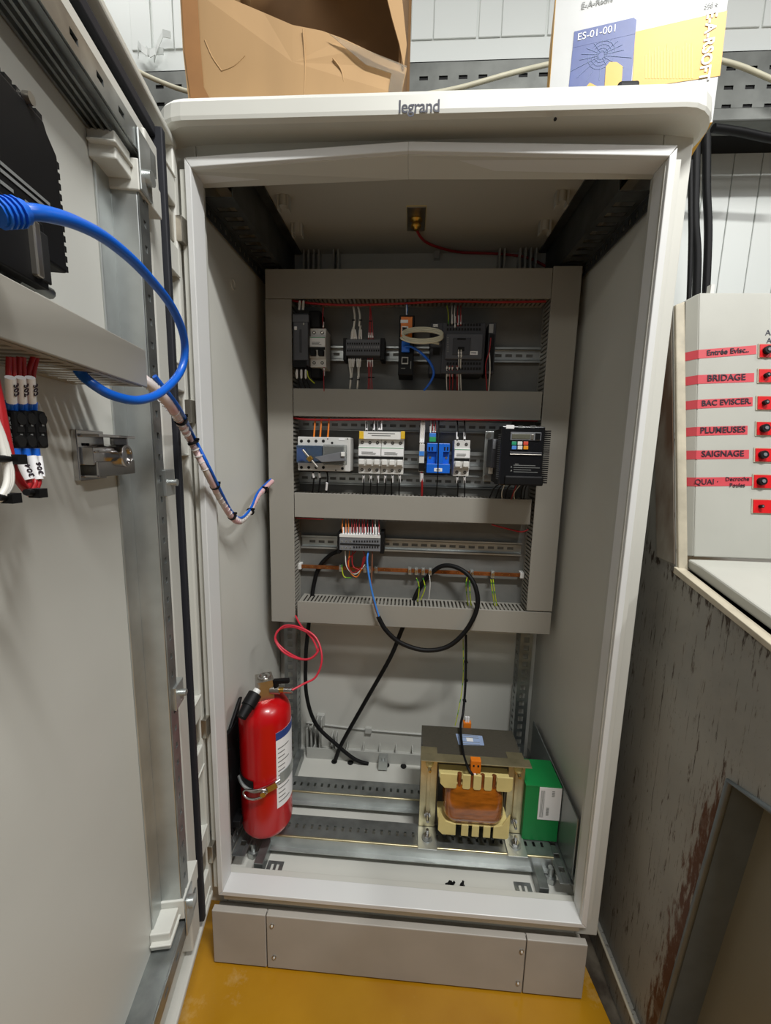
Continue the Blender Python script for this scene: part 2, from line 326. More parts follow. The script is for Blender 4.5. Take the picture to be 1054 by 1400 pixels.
# interior galvanised side rails (ceiling and floor)
for s in (-1, 1):
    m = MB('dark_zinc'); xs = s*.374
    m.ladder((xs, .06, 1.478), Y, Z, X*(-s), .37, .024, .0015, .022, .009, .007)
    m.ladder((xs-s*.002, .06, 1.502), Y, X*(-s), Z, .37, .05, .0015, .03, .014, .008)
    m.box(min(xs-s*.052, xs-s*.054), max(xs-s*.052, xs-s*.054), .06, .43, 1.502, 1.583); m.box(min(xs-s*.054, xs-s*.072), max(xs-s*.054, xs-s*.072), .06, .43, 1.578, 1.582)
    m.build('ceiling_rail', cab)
    m = MB('zinc'); m.ladder((s*.374, .06, .185), Y, Z, X*(-s), .36, .03, .0015, .018, .006, .011)
    m.ladder((s*.370, .06, .185), Y, X*(-s), Z, .36, .03, .0015, .03, .01, .009)
    m.box(min(s*.318, s*.298), max(s*.318, s*.298), .056, .40, .146, .176)
    m.build('floor_rail', cab, bevel=.0008, seg=1)
    for yy in (.10, .16, .30): MB('zinc_light').cyl((s*.336, yy, .146), (s*.336, yy, .158), .013, 6, smooth=False).cyl((s*.336, yy, .158), (s*.336, yy, .178), .006, 12).build('levelling_bolt', cab)
    m = MB('zinc'); m.ladder((s*.330-.012 if s > 0 else s*.330-.020, .388, .16), Z, X, Y, 1.3, .034, .002, .024, .015, .010)
    m.ladder((s*.33-.012 if s > 0 else s*.33+.014, .390, .16), Z, Y, X, 1.3, .04, .002, .020, .008, .014)
    m.build('upright', cab)
    for xf, z0f, z1f in [(.292-k*.013, .165, .235) for k in range(4)]+[(.292-k*.013, 1.46, 1.584) for k in range(4)]+[(.215-k*.012, .165, .215) for k in range(2)]+[(.215-k*.012, 1.48, 1.584) for k in range(2)]:
        MB('plastic_inner').box(s*xf-.002, s*xf+.002, .414, .441, z0f, z1f).build('moulded_fin', cab)
    for yy in (.10, .20, .30):
        m = MB('plastic_inner'); m.cyl((s*.275, yy, 1.584), (s*.275, yy, 1.563), .010, 12).box(s*.275-.012, s*.275-.008, yy-.008, yy+.008, 1.556, 1.584).box(s*.275+.008, s*.275+.012, yy-.008, yy+.008, 1.556, 1.584); m.build('ceiling_boss', cab)
    for k in range(4): MB('plastic_inner').box(s*(.30-k*.016)-.002, s*(.30-k*.016)+.002, .055, .075, 1.545, 1.584).build('moulded_fin', cab)
m = MB('plastic_inner'); m.box(-.36, .36, .425, .441, .145, .158)
for k in range(12): m.box(-.27+k*.05, -.267+k*.05, .405, .441, .145, .182)
m.box(-.29, .3, .403, .406, .145, .18).build('floor_ledge', cab)
m = MB('plastic_inner'); m.tube([(-.30, .438, .238), (-.1, .438, .226), (.10, .438, .222)], .0035, 6); m.box(-.115, -.095, .43, .441, .22, .236); m.build('back_ridge', cab)
m = MB('plastic_inner'); c = A(439, 982, y=.438); m.box(c.x-.012, c.x+.012, .428, .441, c.z-.02, c.z+.016).box(c.x-.009, c.x-.005, .412, .43, c.z-.012, c.z+.014).box(c.x+.004, c.x+.008, .412, .43, c.z-.012, c.z+.014)
m.build('wall_clip', cab, bevel=.001); c = A(597, 349, y=.438); MB('plastic_inner').box(c.x-.007, c.x+.007, .425, .441, c.z-.012, c.z+.012).build('wall_clip', cab, bevel=.001)
for k, u_, v_ in ((0, 457, 1058), (1, 479, 1058), (2, 528, 1064), (3, 551, 1066)):
    c = A(u_, v_, y=.395); MB('hole').cyl((c.x, .395, .146), (c.x, .395, .1475), .009, 12).build('gland_hole', cab)
m = MB('zinc_light'); c = A(524, 1043, y=.40); m.box(c.x-.013, c.x+.013, .37, .402, .150, .178).cyl((c.x, .38, .178), (c.x, .38, .186), .006, 8); m.build('rail_foot', cab, bevel=.001)
# cross rails on the floor
for (yf, yb, z, x0, x1) in ((.112, .168, .190, -.30, .345), (.236, .284, .190, -.305, .345)):
    m = MB('zinc'); m.ladder((x0, yf, z-.0015), X, Y, Z, x1-x0, yb-yf, .0015, .0185, .006, (yb-yf)/2-.009+.003, rows=1)
    m.use('zinc_yellow').tube([(x0, yf+.001, z-.002), (x1, yf+.001, z-.002)], .0028, 8, 1).use('zinc_light')  # yellow edge tube paints a golden highlight along the rail
    m.box(x0, x1, yf-.0015, yf, z-.028, z-.002); m.box(x0, x1, yb, yb+.0015, z-.028, z-.001)
    m.box(x0-.0, x1, yf-.012, yf, z-.029, z-.0275)
    o = m.build('cross_rail', cab)
# grey divider plate leaning along right wall
m = MB('steel_plate'); m.box(.366, .369, .067, .375, .19, .336); m.build('side_plate', cab, bevel=.002)
# round knock-out on left wall
c = A(319, 389, x=-.379); MB('plastic').lathe([(.011, 0), (.011, .003), (.008, .003), (.008, .001)], c-X*.002, X, 18).build('knock_out', cab)
# hinge blocks between door and body
HZ = [A(u_, v_, x=-.388).z for u_, v_ in ((242, 318), (254, 563), (276, 990), (284, 1160))]
for z_ in HZ:
    m = MB('nickel'); m.box(-.408, -.372, -.014, .018, z_-.019, z_+.019).cyl((-.392, -.015, z_-.019), (-.392, -.015, z_+.019), .006, 10); m.build('hinge', cab, bevel=.001)

# ---- door (a part of the cabinet), local frame: t along the door away from the hinge, n towards the inside, z up
ang = math.radians(79); et = Vector((math.cos(ang), -math.sin(ang), 0)); nn = Vector((math.sin(ang), math.cos(ang), 0)); DO = Vector((-.386, -.003, 0))
MD = Matrix(((et.x, nn.x, 0, DO.x), (et.y, nn.y, 0, DO.y), (0, 0, 1, 0), (0, 0, 0, 1)))
def DP(u, v, n=0, raw=False):
    d = ray(u, v); P = CAM+d*((DO+nn*n-CAM).dot(nn)/d.dot(nn)); q = P-DO
    return P if raw else Vector((q.dot(et), n, q.z))
zb_, zt_ = .165, 1.545
m = MB('door_skin', MD); m.box(.0, .80, -.028, -.012, zb_, zt_)
m.box(-.004, .012, -.028, .004, zb_, zt_)                       # hinge-side lip
m.box(.0, .80, -.026, .006, zt_-.012, zt_); m.box(.0, .80, -.026, .006, zb_, zb_+.012)
m.box(.080, .118, -.014, .006, zb_+.03, zt_-.06).box(.08, .80, -.014, .002, zt_-.075, zt_-.055)
door = m.build('door', cab, bevel=.003)
m = MB('gasket', MD); m.box(.0655, .0765, -.013, .0125, zb_+.035, zt_-.03).box(.0765, .80, -.013, .004, zt_-.045, zt_-.030); m.build('gasket', door, bevel=.002)
m = MB('zinc_light', MD); m.box(.1615, .185, -.012, .0195, .362, 1.40).box(.185, .215, -.012, -.009, .362, 1.40); m.build('door_rail', door, bevel=.001)
m = MB('zinc', MD); m.ladder((.1605, .0215, .362), (0, 0, 1), (1, 0, 0), (0, -1, 0), 1.038, .0245, .0015, .028, .008, .009); m.build('rail_perforation', door)
for zz in (1.428, .335):
    m = MB('zinc', MD); m.ladder((.135, .0215, zz-.013), (1, 0, 0), (0, 0, 1), (0, 1, 0), .65, .026, .002, .04, .012, .010)
    m.box(.135, .785, -.012, .0215, zz+.013, zz+.0145).box(.135, .785, -.012, .0215, zz-.0145, zz-.013)
    for k in range(4): m.box(.135, .785, -.010+k*.007, -.0075+k*.007, zz-.020, zz-.0145)
    m.build('cross_bar', door)
    m = MB('plastic', MD); sg = 1 if zz > 1 else -1; m.box(.188, .222, -.012, .016, min(zz-sg*.018, zz-sg*.046), max(zz-sg*.018, zz-sg*.046)).box(.125, .188, -.012, .024, min(zz-sg*.022, zz-sg*.056), max(zz-sg*.022, zz-sg*.056)).box(.188, .228, -.01, .019, zz-sg*.032-.0015, zz-sg*.032+.0015); o = m.build('corner_clip', door, bevel=.003)
    m = MB('zinc_light', MD); m.box(.158, .188, .024, .0265, min(zz+sg*.01, zz-sg*.055), max(zz+sg*.01, zz-sg*.055)).cyl((.172, .026, zz-sg*.034), (.172, .033, zz-sg*.034), .0085, 14); m.build('clip_plate', o, bevel=.001)
for v_, u_ in ((660, 231), (950, 244)):
    q = DP(u_, v_, .024); m = MB('zinc_light', MD); m.box(q.x-.018, q.x+.012, .0, .025, q.z-.018, q.z+.018).cyl((q.x-.006, .025, q.z), (q.x-.006, .033, q.z), .005, 10).cyl((q.x-.02, .008, q.z), (q.x-.028, .008, q.z), .0045, 10); m.build('rail_bracket', door, bevel=.001)
MB('door_skin', MD).box(.010, .062, -.014, -.006, zb_+.03, zt_-.05).build('edge_strip', door, bevel=.002)
for z_ in HZ:                                          # moulded pockets above and below each hinge
    for dz in (.050, -.052):
        MB('plastic', MD).box(.012, .052, -.014, .004, z_+dz-.020, z_+dz+.022).build('hinge_pocket', door, bevel=.002)
        MB('plastic', MD).box(.012, .054, .002, .006, z_+dz+(.020 if dz > 0 else -.022), z_+dz+(.023 if dz > 0 else -.019)).build('pocket_shelf', door, bevel=.001)
    MB('nickel', MD).box(.004, .030, -.006, -.001, z_-.021, z_+.021).build('hinge_leaf', door, bevel=.001)

# ------------------------------------------------------------------ mounting plate and wiring ducts
pt = thing('mounting_plate', 'dark grey mounting plate set upright inside the cabinet behind the wiring ducts', 'plate', (0, .366, .6))
MB('plate_paint').box(-.355, .362, .364, .367, .66, 1.49).build('sheet', pt, bevel=.001)
MB('plastic').box(-.30, .305, .385, .395, .585, .603).build('lower_cross_member', pt, bevel=.001)
YF, YB = .300, .3635
def duct(x0, x1, z0, z1, label, horiz, sides=(1, 1), yf=YF, name='wiring_duct'):
    t = thing(name, label, 'wiring duct', ((x0+x1)/2, YB, z0), 'grey wiring ducts framing the mounting plate')
    MB('duct').box(x0, x1, yf, yf+.003, z0, z1).build('lid', t, bevel=.001)
    m = MB('duct'); m.box(x0+.002, x1-.002, YB-.002, YB, z0+.002, z1-.002); m.build('base', t)
    for k, on in enumerate(sides):
        if not on: continue
        m = MB('duct')
        if horiz:
            zz = z1-.0035 if k else z0+.002
            m.ladder((x0+.002, yf+.003, zz), X, Y, Z, x1-x0-.004, YB-yf-.005, .0015, .0100, .0045, .006)
        else:
            xx = x1-.0035 if k else x0+.002
            m.ladder((xx, yf+.003, z0+.002), Z, Y, X, z1-z0-.004, YB-yf-.005, .0015, .0100, .0045, .006)
        m.build('slotted_side', t, stuff=True)
    return t
duct(-.353, .300, 1.425, 1.489, 'horizontal grey wiring duct across the top above the controllers', True)
duct(.301, .364, .690, 1.493, 'vertical grey wiring duct along the right edge of the mounting plate', False)
duct(-.354, -.291, .628, 1.424, 'vertical grey wiring duct along the left edge of the mounting plate', False)
duct(-.2895, .2985, 1.158, 1.223, 'horizontal grey wiring duct between the controller row and the breaker row', True)
duct(-.2895, .293, .909, .971, 'horizontal grey wiring duct between the breakers and the lower terminal block', True)
duct(-.285, .363, .629, .687, 'lowest horizontal grey wiring duct with slots along its top below the copper bar', True)

def rail(u0_, u1_, vc, label, h=.035, name='mounting_rail', m_='zinc_light', y0=.352):
    x0, x1 = A(u0_, vc, y=y0).x, A(u1_, vc, y=y0).x; z = A((u0_+u1_)/2, vc, y=y0).z
    m = MB(m_); m.ladder((x0, .3615, z-.012), X, Z, Y, x1-x0, .024, .0012, .025, .016, .0085)
    for s in (-1, 1):
        m.box(x0, x1, y0, .3625, min(z+s*.012, z+s*.0132), max(z+s*.012, z+s*.0132)); m.box(x0, x1, y0, y0+.0012, min(z+s*.012, z+s*h/2), max(z+s*.012, z+s*h/2))
    return tag(m.build(name), label, 'rail'), x0, x1, z
rail(404, 741, 484, 'slotted steel rail carrying the top row of controllers')
rail(406, 700, 582, 'plain steel rail in the shade at the top of the breaker row', h=.030)
rail(406, 705, 628, 'slotted steel rail behind the breakers and blue relay base', h=.044)
rail(406, 705, 657, 'plain steel rail under the row of breakers', h=.030)
rail(412, 714, 746, 'slotted steel rail carrying the grey terminal block in the lower row')

# ------------------------------------------------------------------ devices, helper shapes
def cen(u, v, y): return A(u, v, y=y)
def P(u, v, y): return A(u, v, y=y)
def marks(mb, x, z, w_, rows, y, m_='print_grey', h=.0012, gap=.0025):
    mb.use(m_)
    for k in range(rows):
        f = .6+.4*random.random(); mb.box(x-w_/2, x-w_/2+w_*f, y-.0002, y+.0002, z-k*gap-h/2, z-k*gap+h/2)
def breaker(name, label, u0_, v0_, u1_, v1_, poles, yf=.288, group=None, split=1, toggle='grey', handle_black=False):
    um, vm = (u0_+u1_)/2, (v0_+v1_)/2
    x0, x1 = P(u0_, vm, yf+.012).x, P(u1_, vm, yf+.012).x; z1, z0 = P(um, v0_, yf+.012).z, P(um, v1_, yf+.012).z; H = z1-z0; W_ = x1-x0
    t = thing(name, label, 'circuit breaker', ((x0+x1)/2, .35, z0), group)
    k = W_/poles
    for i in range(split):
        a, c = x0+W_*i/split+.0003, x0+W_*(i+1)/split-.0003
        m = MB('white_device'); m.box(a, c, yf+.012, .350, z0, z1).box(a, c, yf+.005, yf+.013, z0+H*.22, z1-H*.22); m.build('housing', t, bevel=.0012)
        m = MB('label_white'); m.box(a+.001, c-.001, yf+.004, yf+.0052, z0+H*.52, z1-H*.24); m.use('green_print').box(a+.001, c-.001, yf+.0036, yf+.0042, z1-H*.265, z1-H*.25)
        marks(m, (a+c)/2, z0+H*.62, (c-a)*.7, 3, yf+.0037); m.build('rating_label', t)
    m = MB('black')
    m.box(x0+.001, x1-.001, yf+.004, yf+.0055, z0+H*.43, z0+H*.50); m.build('toggle_slot', t)
    for i in range(poles):
        c = x0+k*(i+.5)
        m = MB('black' if handle_black else 'white'); m.box(c-k*.36, c+k*.36, yf-.004, yf+.006, z0+H*.26, z0+H*.42); 
        m.build('toggle', t, bevel=.002)
        for zz in (z0+H*.11, z1-H*.11):
            m = MB('hole'); m.cyl((c, yf+.011, zz), (c, yf+.0122, zz), k*.2, 12); m.use('nickel').cyl((c, yf+.0108, zz), (c, yf+.0115, zz), k*.12, 10); m.build('terminal_screw', t)
    return t, x0, x1, z0, z1
FG = 'white_wire'
def ferruled(u, v0_, v1_, y, m_, label, group, ferr=True, du=0, y2=None, fl=.45, r=.0011):
    """short wire from (u,v0) to (u+du,v1) with a printed sleeve at its device end v0"""
    y2 = y if y2 is None else y2
    a, c = P(u, v0_, y), P(u+du, v1_, y2)
    mid = a.lerp(c, .5)+Vector((random.uniform(-.002, .002), -.003, 0))
    m = MB(m_); m.tube([a, mid, c], r, 6, 4); o = tag(m.build('wire'), label, 'wire', group)
    if ferr:
        q = a.lerp(c, min(.9, fl)); MB('label_white').cyl(a.lerp(c, .05), q, r*1.75, 8).build('marker_sleeve', o)
    return o
# --- top row
t = thing('power_supply', 'dark grey power supply module at the left end of the top row', 'power supply', P(411, 505, .35))
m = MB('charcoal'); m.pbox(400, 428, 422, 500, .285, .345); m.build('housing', t, bevel=.002)
m = MB('mid_grey'); m.pbox(402, 436, 421, 492, .281, .286).use('charcoal').pbox(409, 450, 412, 482, .2795, .282); m.build('front_cover', t, bevel=.001)
m = MB('mid_grey'); m.pbox(400, 430, 422, 440, .279, .286).use('label_white').pbox(402, 446, 406, 451, .2785, .2802).use('nickel').pbox(414, 441, 416, 444, .278, .28); m.build('connector', t, bevel=.001)
m = MB('black'); m.pbox(400, 493, 419, 502, .283, .30); m.build('terminal_strip', t, bevel=.001)
MB('black').pbox(422, 424, 438, 448, .30, .35).build('rear_housing', t, bevel=.003)
MB('black').pbox(424, 502, 438, 517, .31, .35).build('lower_housing', t, bevel=.003)
breaker('circuit_breaker', 'two-pole grey circuit breaker with linked black toggles beside the power supply', 424, 449, 446, 502, 2, handle_black=True)
t = thing('terminal_block', 'dark grey push-in terminal block in the middle of the top row', 'terminal block', P(497, 490, .35))
m = MB('mid_grey'); m.pbox(473, 464, 520, 486, .300, .345); m.build('body', t, bevel=.0008)
for k in range(2): MB('black').pbox((469, 520)[k], 462, (474, 526)[k], 492, .305, .35).build('end_clamp', t, bevel=.001)
for i in range(14):
    u = 475.5+i*3.15+(1.2 if i > 6 else 0)
    m = MB('hole'); m.pbox(u-.9, 468.5, u+.9, 471, .2993, .3003).pbox(u-.9, 478, u+.9, 480.5, .2993, .3003); m.use('grey').pbox(u-1, 473, u+1, 476, .2990, .3002); m.build('clamp_point', t)
g = 'white sleeved wires above and below the dark terminal block'
for u in (480, 482.5, 485, 487.5, 491, 494): ferruled(u, 464, 445, .302, 'white_wire', 'white wire with marker sleeve rising from the dark terminal block', g, du=(484-u)*.9 if u < 489 else (493-u)*.5, fl=.7)
for u, e in ((484, 419), (491, 419)): wire('wire', [P(u, 446, .302), P(u+1, 432, .303), P(u-1.5 if u > 488 else u-1, e, .31)], .0022, 'white_wire', 'white wire bundle rising to the top duct '+('left of the pair' if u < 488 else 'right of the pair'), 'wire')
for u in (477, 479.5, 482, 484.5, 488, 490.5, 493): ferruled(u, 490, 516, .302, 'white_wire', 'white wire with marker sleeve dropping below the dark terminal block', 'white sleeved wires below the dark terminal block', du=(480-u)*.8 if u < 486 else (490-u)*.7, fl=.45)
for u in (479.5, 489.5): wire('wire', [P(u, 514, .302), P(u-.5, 524, .302), P(u-1.5, 534, .31)], .0021, 'white_wire', 'white wire bundle entering the second duct, '+('left one' if u < 485 else 'right one')+' of the pair', 'wire')
for i, u in enumerate((504, 507, 510)):
    ferruled(u, 464, 418, .302, 'red_wire', 'red wire with white sleeve rising from the dark terminal block', 'red wires above the dark terminal block', du=(506-u), fl=.2)
    ferruled(u-1, 490, 535, .302, 'red_wire', 'red wire with white sleeve dropping from the dark terminal block', 'red wires below the dark terminal block', fl=.25)
for (u, v) in ((483, 437.5), (493, 437.5), (506.5, 439), (480, 518), (490, 519), (505, 516), (510, 516)):
    m = MB('black'); p = P(u, v, .2985); m.box(p.x-.0035, p.x+.0035, p.y-.001, p.y+.003, p.z-.0012, p.z+.0012); tag(m.build('cable_tie', bevel=.0005), 'tiny black cable tie round wires of the dark terminal block', 'cable tie', 'cable ties around the terminal block wires')
# network switch
t = thing('network_switch', 'slim black network switch with an orange top beside the white looped cable', 'network switch', P(555, 513, .35))
m = MB('black'); m.pbox(545, 431, 566, 513, .285, .35); m.build('housing', t, bevel=.002)
m = MB('orange'); m.pbox(548, 433, 563.5, 462, .2835, .2855).use('label_white').pbox(547.5, 437, 558, 441.5, .2825, .284); m.build('front_plate', t, bevel=.0005)
for v0_, v1_ in ((446, 458), (467, 481), (488, 498)):
    m = MB('nickel'); m.pbox(549, v0_, 558, v1_, .283, .2855).use('hole').pbox(550, v0_+1.5, 557, v1_-2, .2825, .284); m.build('port', t)
m = MB('print_grey'); m.pbox(548, 503, 554, 504, .2845, .2852).pbox(561, 494, 562, 504, .2845, .2852); m.build('marking', t)
m = MB('beige_cable')                                  # coil of three turns
pts = []
for k in range(37):
    a = k/36*3*2*math.pi+math.pi; yy = .262+.008*math.sin(a*1)-.004*(k/36)
    pts.append(P(578+27*math.cos(a), 458+7.5*math.sin(a)+(k/36)*7-3, yy-.02*math.sin(a)))
m.tube([P(553, 452, .283)]+pts+[P(600, 470, .278)], .0024, 8, 4); tag(m.build('network_cable'), 'off-white network cable coiled in a flat loop between switch and controller', 'cable')
m = MB('blue_cable'); m.tube([P(552, 474, .279), P(562, 474, .272), P(575, 482, .268), P(588, 496, .27), P(593, 510, .28), P(588, 523, .29), P(578, 536, .305)], .0028, 8); o = tag(m.build('patch_cable'), 'thin blue network cable curving from the switch down into the second duct', 'cable')
MB('blue_device').pbox(549, 466, 560, 481, .276, .284).build('plug', o, bevel=.001)
ferruled(556, 431, 416, .29, 'blue_wire', 'blue wire with white sleeve entering the top of the network switch', None, fl=.9)
# programmable controller
t = thing('programmable_controller', 'wide charcoal programmable controller with rows of terminals in the top row', 'controller', P(635, 512, .35))
MB('charcoal').pbox(588, 441, 605, 511, .29, .35).build('side_module', t, bevel=.0015)
m = MB('nickel'); m.pbox(592, 443, 599, 447, .288, .2905).use('hole').pbox(592, 476, 601, 485, .2885, .2905); m.build('side_port', t)
MB('charcoal').pbox(604, 441, 663, 511, .283, .35).build('housing', t, bevel=.002)
MB('mid_grey').pbox(609, 456, 660, 491, .276, .2835).build('front_cover', t, bevel=.002)
m = MB('charcoal'); m.pbox(619, 462, 643, 485, .274, .2765).use('hole').pbox(625, 462, 637, 464.5, .273, .2745).pbox(626, 474, 635, 480, .273, .2745); m.build('flap', t, bevel=.0008)
m = MB('label_white'); m.pbox(642, 480, 653, 485, .2752, .2765).use('print_dark').pbox(644, 482, 651, 483, .2748, .2755); m.build('label', t)
m = MB('print_grey')
for k in range(9): m.pbox(611, 461+k*2.4, 613.5, 461.8+k*2.4, .2755, .2763)
m.build('indicator_marks', t)
for v in (444, 450, 497, 504):
    for i in range(12):
        u = 612+i*4; MB('hole').pbox(u-1.2, v-1.6, u+1.2, v+1.6, .2815, .2835).build('clamp_point', t)
m = MB('charcoal'); m.pbox(667, 441, 677, 511, .288, .35); m.build('end_module', t, bevel=.0015)
m = MB('nickel'); m.pbox(668.5, 443, 674.5, 455, .286, .289).use('black').pbox(668, 457, 675, 507, .286, .289); m.build('end_terminals', t)
for u, v0_, c in ((618, 441, 'white_wire'), (622, 446, 'white_wire'), (626, 444, 'red_wire'), (630, 443, 'red_wire')): ferruled(u, v0_+2, 418, .28, c, ('white' if c[0] == 'w' else 'red')+' sleeved wire entering the controller from above', 'wires above the controller, '+c[:3], fl=.5, y2=.31)
ferruled(613, 443, 418, .281, 'yellow_green', 'thin yellow-green wire into the controller top at its left corner', None, ferr=False, du=-2, y2=.31)
for u, c in ((611, 'white_wire'), (614.5, 'red_wire'), (618.5, 'red_wire'), (625, 'red_wire')): ferruled(u, 500, 535, .28, c, ('white' if c[0] == 'w' else 'red')+' sleeved wire hanging below the controller', 'wires below the controller, '+c[:3], fl=.4, y2=.308)
for u in (627, 630.5): ferruled(u, 478, 535, .272, 'white_wire', 'white wire pair hanging from the controller centre port', 'white wires from the controller centre port', fl=.17, y2=.305)
wire('wire', [P(671, 462, .285), P(669, 480, .282), P(664, 500, .283), P(666, 535, .306)], .0013, 'red_wire', 'red wire looping down beside the controller end module', 'wire')
wire('wire', [P(669, 482, .284), P(670, 505, .282), P(668, 535, .306)], .0013, 'white_wire', 'white wire hanging beside the controller end module', 'wire')
# red cable along the top duct
wire('red_cable', [P(400, 411, .315), P(430, 415, .302), P(480, 417, .300), P(550, 415, .300), P(610, 412, .299), P(680, 413, .300), P(746, 412, .306)], .0026, 'red_wire', 'dark red cable strung just under the top duct')
for u in (406, 412, 418): ferruled(u, 505, 518, .29, 'white_wire', 'white sleeved wire end below the power supply', 'wire ends below the power supply', fl=.9, r=.0014)
for u in (408, 414, 420): wire('wire', [P(u-1, 517, .29), P(u+1, 524, .295), P(u+6, 535, .31)], .0012, 'black', 'thin black wire curving below the power supply into the duct', 'wire', 'black wires below the power supply')
wire('wire', [P(420, 507, .29), P(422, 516, .29), P(430, 524, .3)], .0013, 'yellow_green', 'yellow-green wire curling below the power supply', 'wire')
ferruled(443, 502, 535, .3, 'red_wire', 'thin red wire with white sleeve under the two-pole grey breaker', None, fl=.35)
ferruled(442, 449, 420, .3, 'red_wire', 'thin red wire with white sleeve above the two-pole grey breaker', None, fl=.3)
for u in (409, 414): ferruled(u, 424, 411, .30, 'white_wire', 'white marker sleeve above the power supply', 'marker sleeves above the power supply', fl=.9, du=1, r=.0017)
# --- breaker row
t = thing('isolator_switch', 'wide grey isolator with clear cover and bar handle, left of the breakers', 'switch', P(443, 645, .35))
MB('white_device').pbox(407, 597.5, 479, 644, .292, .348).build('housing', t, bevel=.002)
m = MB('blue_clear'); m.pbox(405, 609, 441, 633, .280, .292); m.build('window', t, bevel=.0015)
m = MB('blue_device'); m.pbox(407, 612, 418, 630, .289, .2925).use('charcoal').pbox(420, 613, 440, 622, .289, .2925); m.build('blue_front', t)
m = MB('grey'); m.pbox(441, 610, 470, 635, .280, .2925); m.build('mechanism', t, bevel=.002)
m = MB('clear_plastic'); m.pbox(441, 608, 474, 636, .274, .280); m.build('cover', t, bevel=.003)
for i in range(4):
    for v in (603, 639): 
        c = P(412+i*10, v, .2915); MB('hole').cyl(c, c+Y*.001, .0038, 12).build('terminal_screw', t)
for u, v, r in ((454, 605.5, .003), (448, 600, .0015), (475, 600, .0015), (459, 643, .0018), (468, 640.5, .0035)): c = P(u, v, .2915); MB('hole').cyl(c, c+Y*.001, r, 10).build('blind_hole', t)
m = MB('nickel'); a, c = P(414, 615, .262), P(434, 639, .262); m.cyl(a, c, .0028, 10); q = a.lerp(c, .5); m.use('brass').obox(q, (.010, .014, .012), Matrix.Rotation(.85, 3, 'Y')).cyl(q, q+Y*.02, .004, 10); m.build('handle', t, bevel=.0008)
m = MB('grey'); m.hexa([P(430, 625, .266), P(470, 617, .266), P(473, 630, .266), P(440, 632, .266)], [P(430, 625, .272), P(470, 617, .272), P(473, 630, .272), P(440, 632, .272)]); m.use('white').pbox(466, 618, 471, 624, .262, .272); m.build('lock_lever', t, bevel=.001)
m = MB('label_white'); m.pbox(463, 599, 471, 602, .2912, .2922); m.build('label', t)
for i, u in enumerate((430, 438.5, 449)):
    wire('wire', [P(u-1, 598, .30), P(u, 586, .303), P(u+1, 572, .312)], .0022, 'orange', 'orange wire feeding the main isolator from above', 'wire', 'orange wires above the main isolator')
    if i < 3: o = wire('wire', [P(u-2, 645, .30), P(u-1, 655, .301), P(u-3, 673, .315)], .002, 'black', 'black wire dropping from the main isolator into the duct', 'wire', 'black wires under the main isolator')
    MB('label_white').cyl(P(u-2, 647, .2985) if i < 2 else P(u-2, 660, .298), P(u-1, 653, .2985) if i < 2 else P(u-3, 670, .303), .0028, 8).build('marker_sleeve', o)
t, x0, x1, z0, z1 = breaker('circuit_breaker', 'six-pole white circuit breaker pair under a printed strip with yellow ends', 490, 600, 552, 648, 6, split=2)
m = MB('white'); m.pbox(491, 590, 553, 600.5, .292, .345); m.use('print_grey').pbox(503, 592, 540, 593, .2913, .2922).pbox(508, 595, 534, 596, .2913, .2922); m.build('printed_strip', t, bevel=.001)
for k in range(2): MB('gold').pbox((491, 548)[k], 589.5, (497, 553.5)[k], 600, .2895, .31).build('strip_end', t, bevel=.001)
for i in range(6):
    u = 497+i*9.9; ferruled(u, 649, 676, .300, 'black', 'black wire with white sleeve leaving the six-pole breaker', 'black wires under the six-pole breaker', fl=.38, r=.0017, y2=.315, du=-1)
for i, u in enumerate((501, 511, 518, 521)): ferruled(u, 589, 573, .300, 'black', 'black wire with grey sleeve above the six-pole breaker', 'black wires above the six-pole breaker', fl=.85, r=.0017, y2=.315)
t = thing('fuse_terminal', 'narrow stack of white and blue fuse terminals beside the blue relay base', 'terminal block', P(576, 655, .35))
m = MB('white_device'); m.pbox(573, 607, 580, 645, .295, .345); m.build('body', t, bevel=.001)
MB('blue_wire').pbox(573, 617, 580, 623, .293, .2955).build('blue_marker', t)
MB('black').pbox(572.5, 633, 580.5, 644, .292, .32).build('black_clamp', t, bevel=.001)
ferruled(576.5, 645, 678, .30, 'red_wire', 'red wire with white sleeves under the narrow fuse terminals', None, fl=.4, r=.0028, y2=.315)
for u in (575, 578): ferruled(u, 607, 573, .30, 'white_wire', 'white sleeved wire above the narrow fuse terminals', 'white wires above the fuse terminals', fl=.85, r=.002, y2=.315, du=2)
t = thing('relay_base', 'bright blue relay socket between the fuse terminals and the two-pole breaker', 'relay', P(599, 647, .35))
m = MB('blue_device'); m.pbox(584, 606, 615, 618, .290, .345).pbox(583, 634, 615, 647, .285, .345).pbox(584, 618, 614, 634, .300, .345).pbox(597, 606, 606, 634, .286, .30); m.build('socket', t, bevel=.0012)
for u, v in ((588, 625.5), (610, 626)): c = P(u, v, .299); MB('nickel').cyl(c, c+Y*.002, .003, 10).build('fixing_screw', t)
m = MB('hole')
for u in (587, 591, 608, 612): m.pbox(u-1, 611, u+1, 616, .2893, .291)
m.build('contact_slots', t)
m = MB('label_white'); m.pbox(593.5, 640, 604.5, 644.5, .2842, .2855); m.use('print_dark').pbox(596, 642, 602, 643, .2838, .2845); m.build('label', t)
t = thing('plug_connector', 'small green and blue plug with thin wires above the blue relay socket', 'connector', P(591.5, 604, .31))
m = MB('green_print'); m.pbox(587, 597.5, 596, 604, .298, .31); m.use('blue_wire').pbox(587, 592, 596, 597.5, .299, .308); m.build('plug', t, bevel=.0008)
for u in (588.5, 592, 595): ferruled(u, 592, 574, .302, 'white_wire' if u < 590 else 'red_wire', 'thin sleeved wire entering the green and blue plug', 'wires into the green and blue plug', fl=.5, y2=.315)
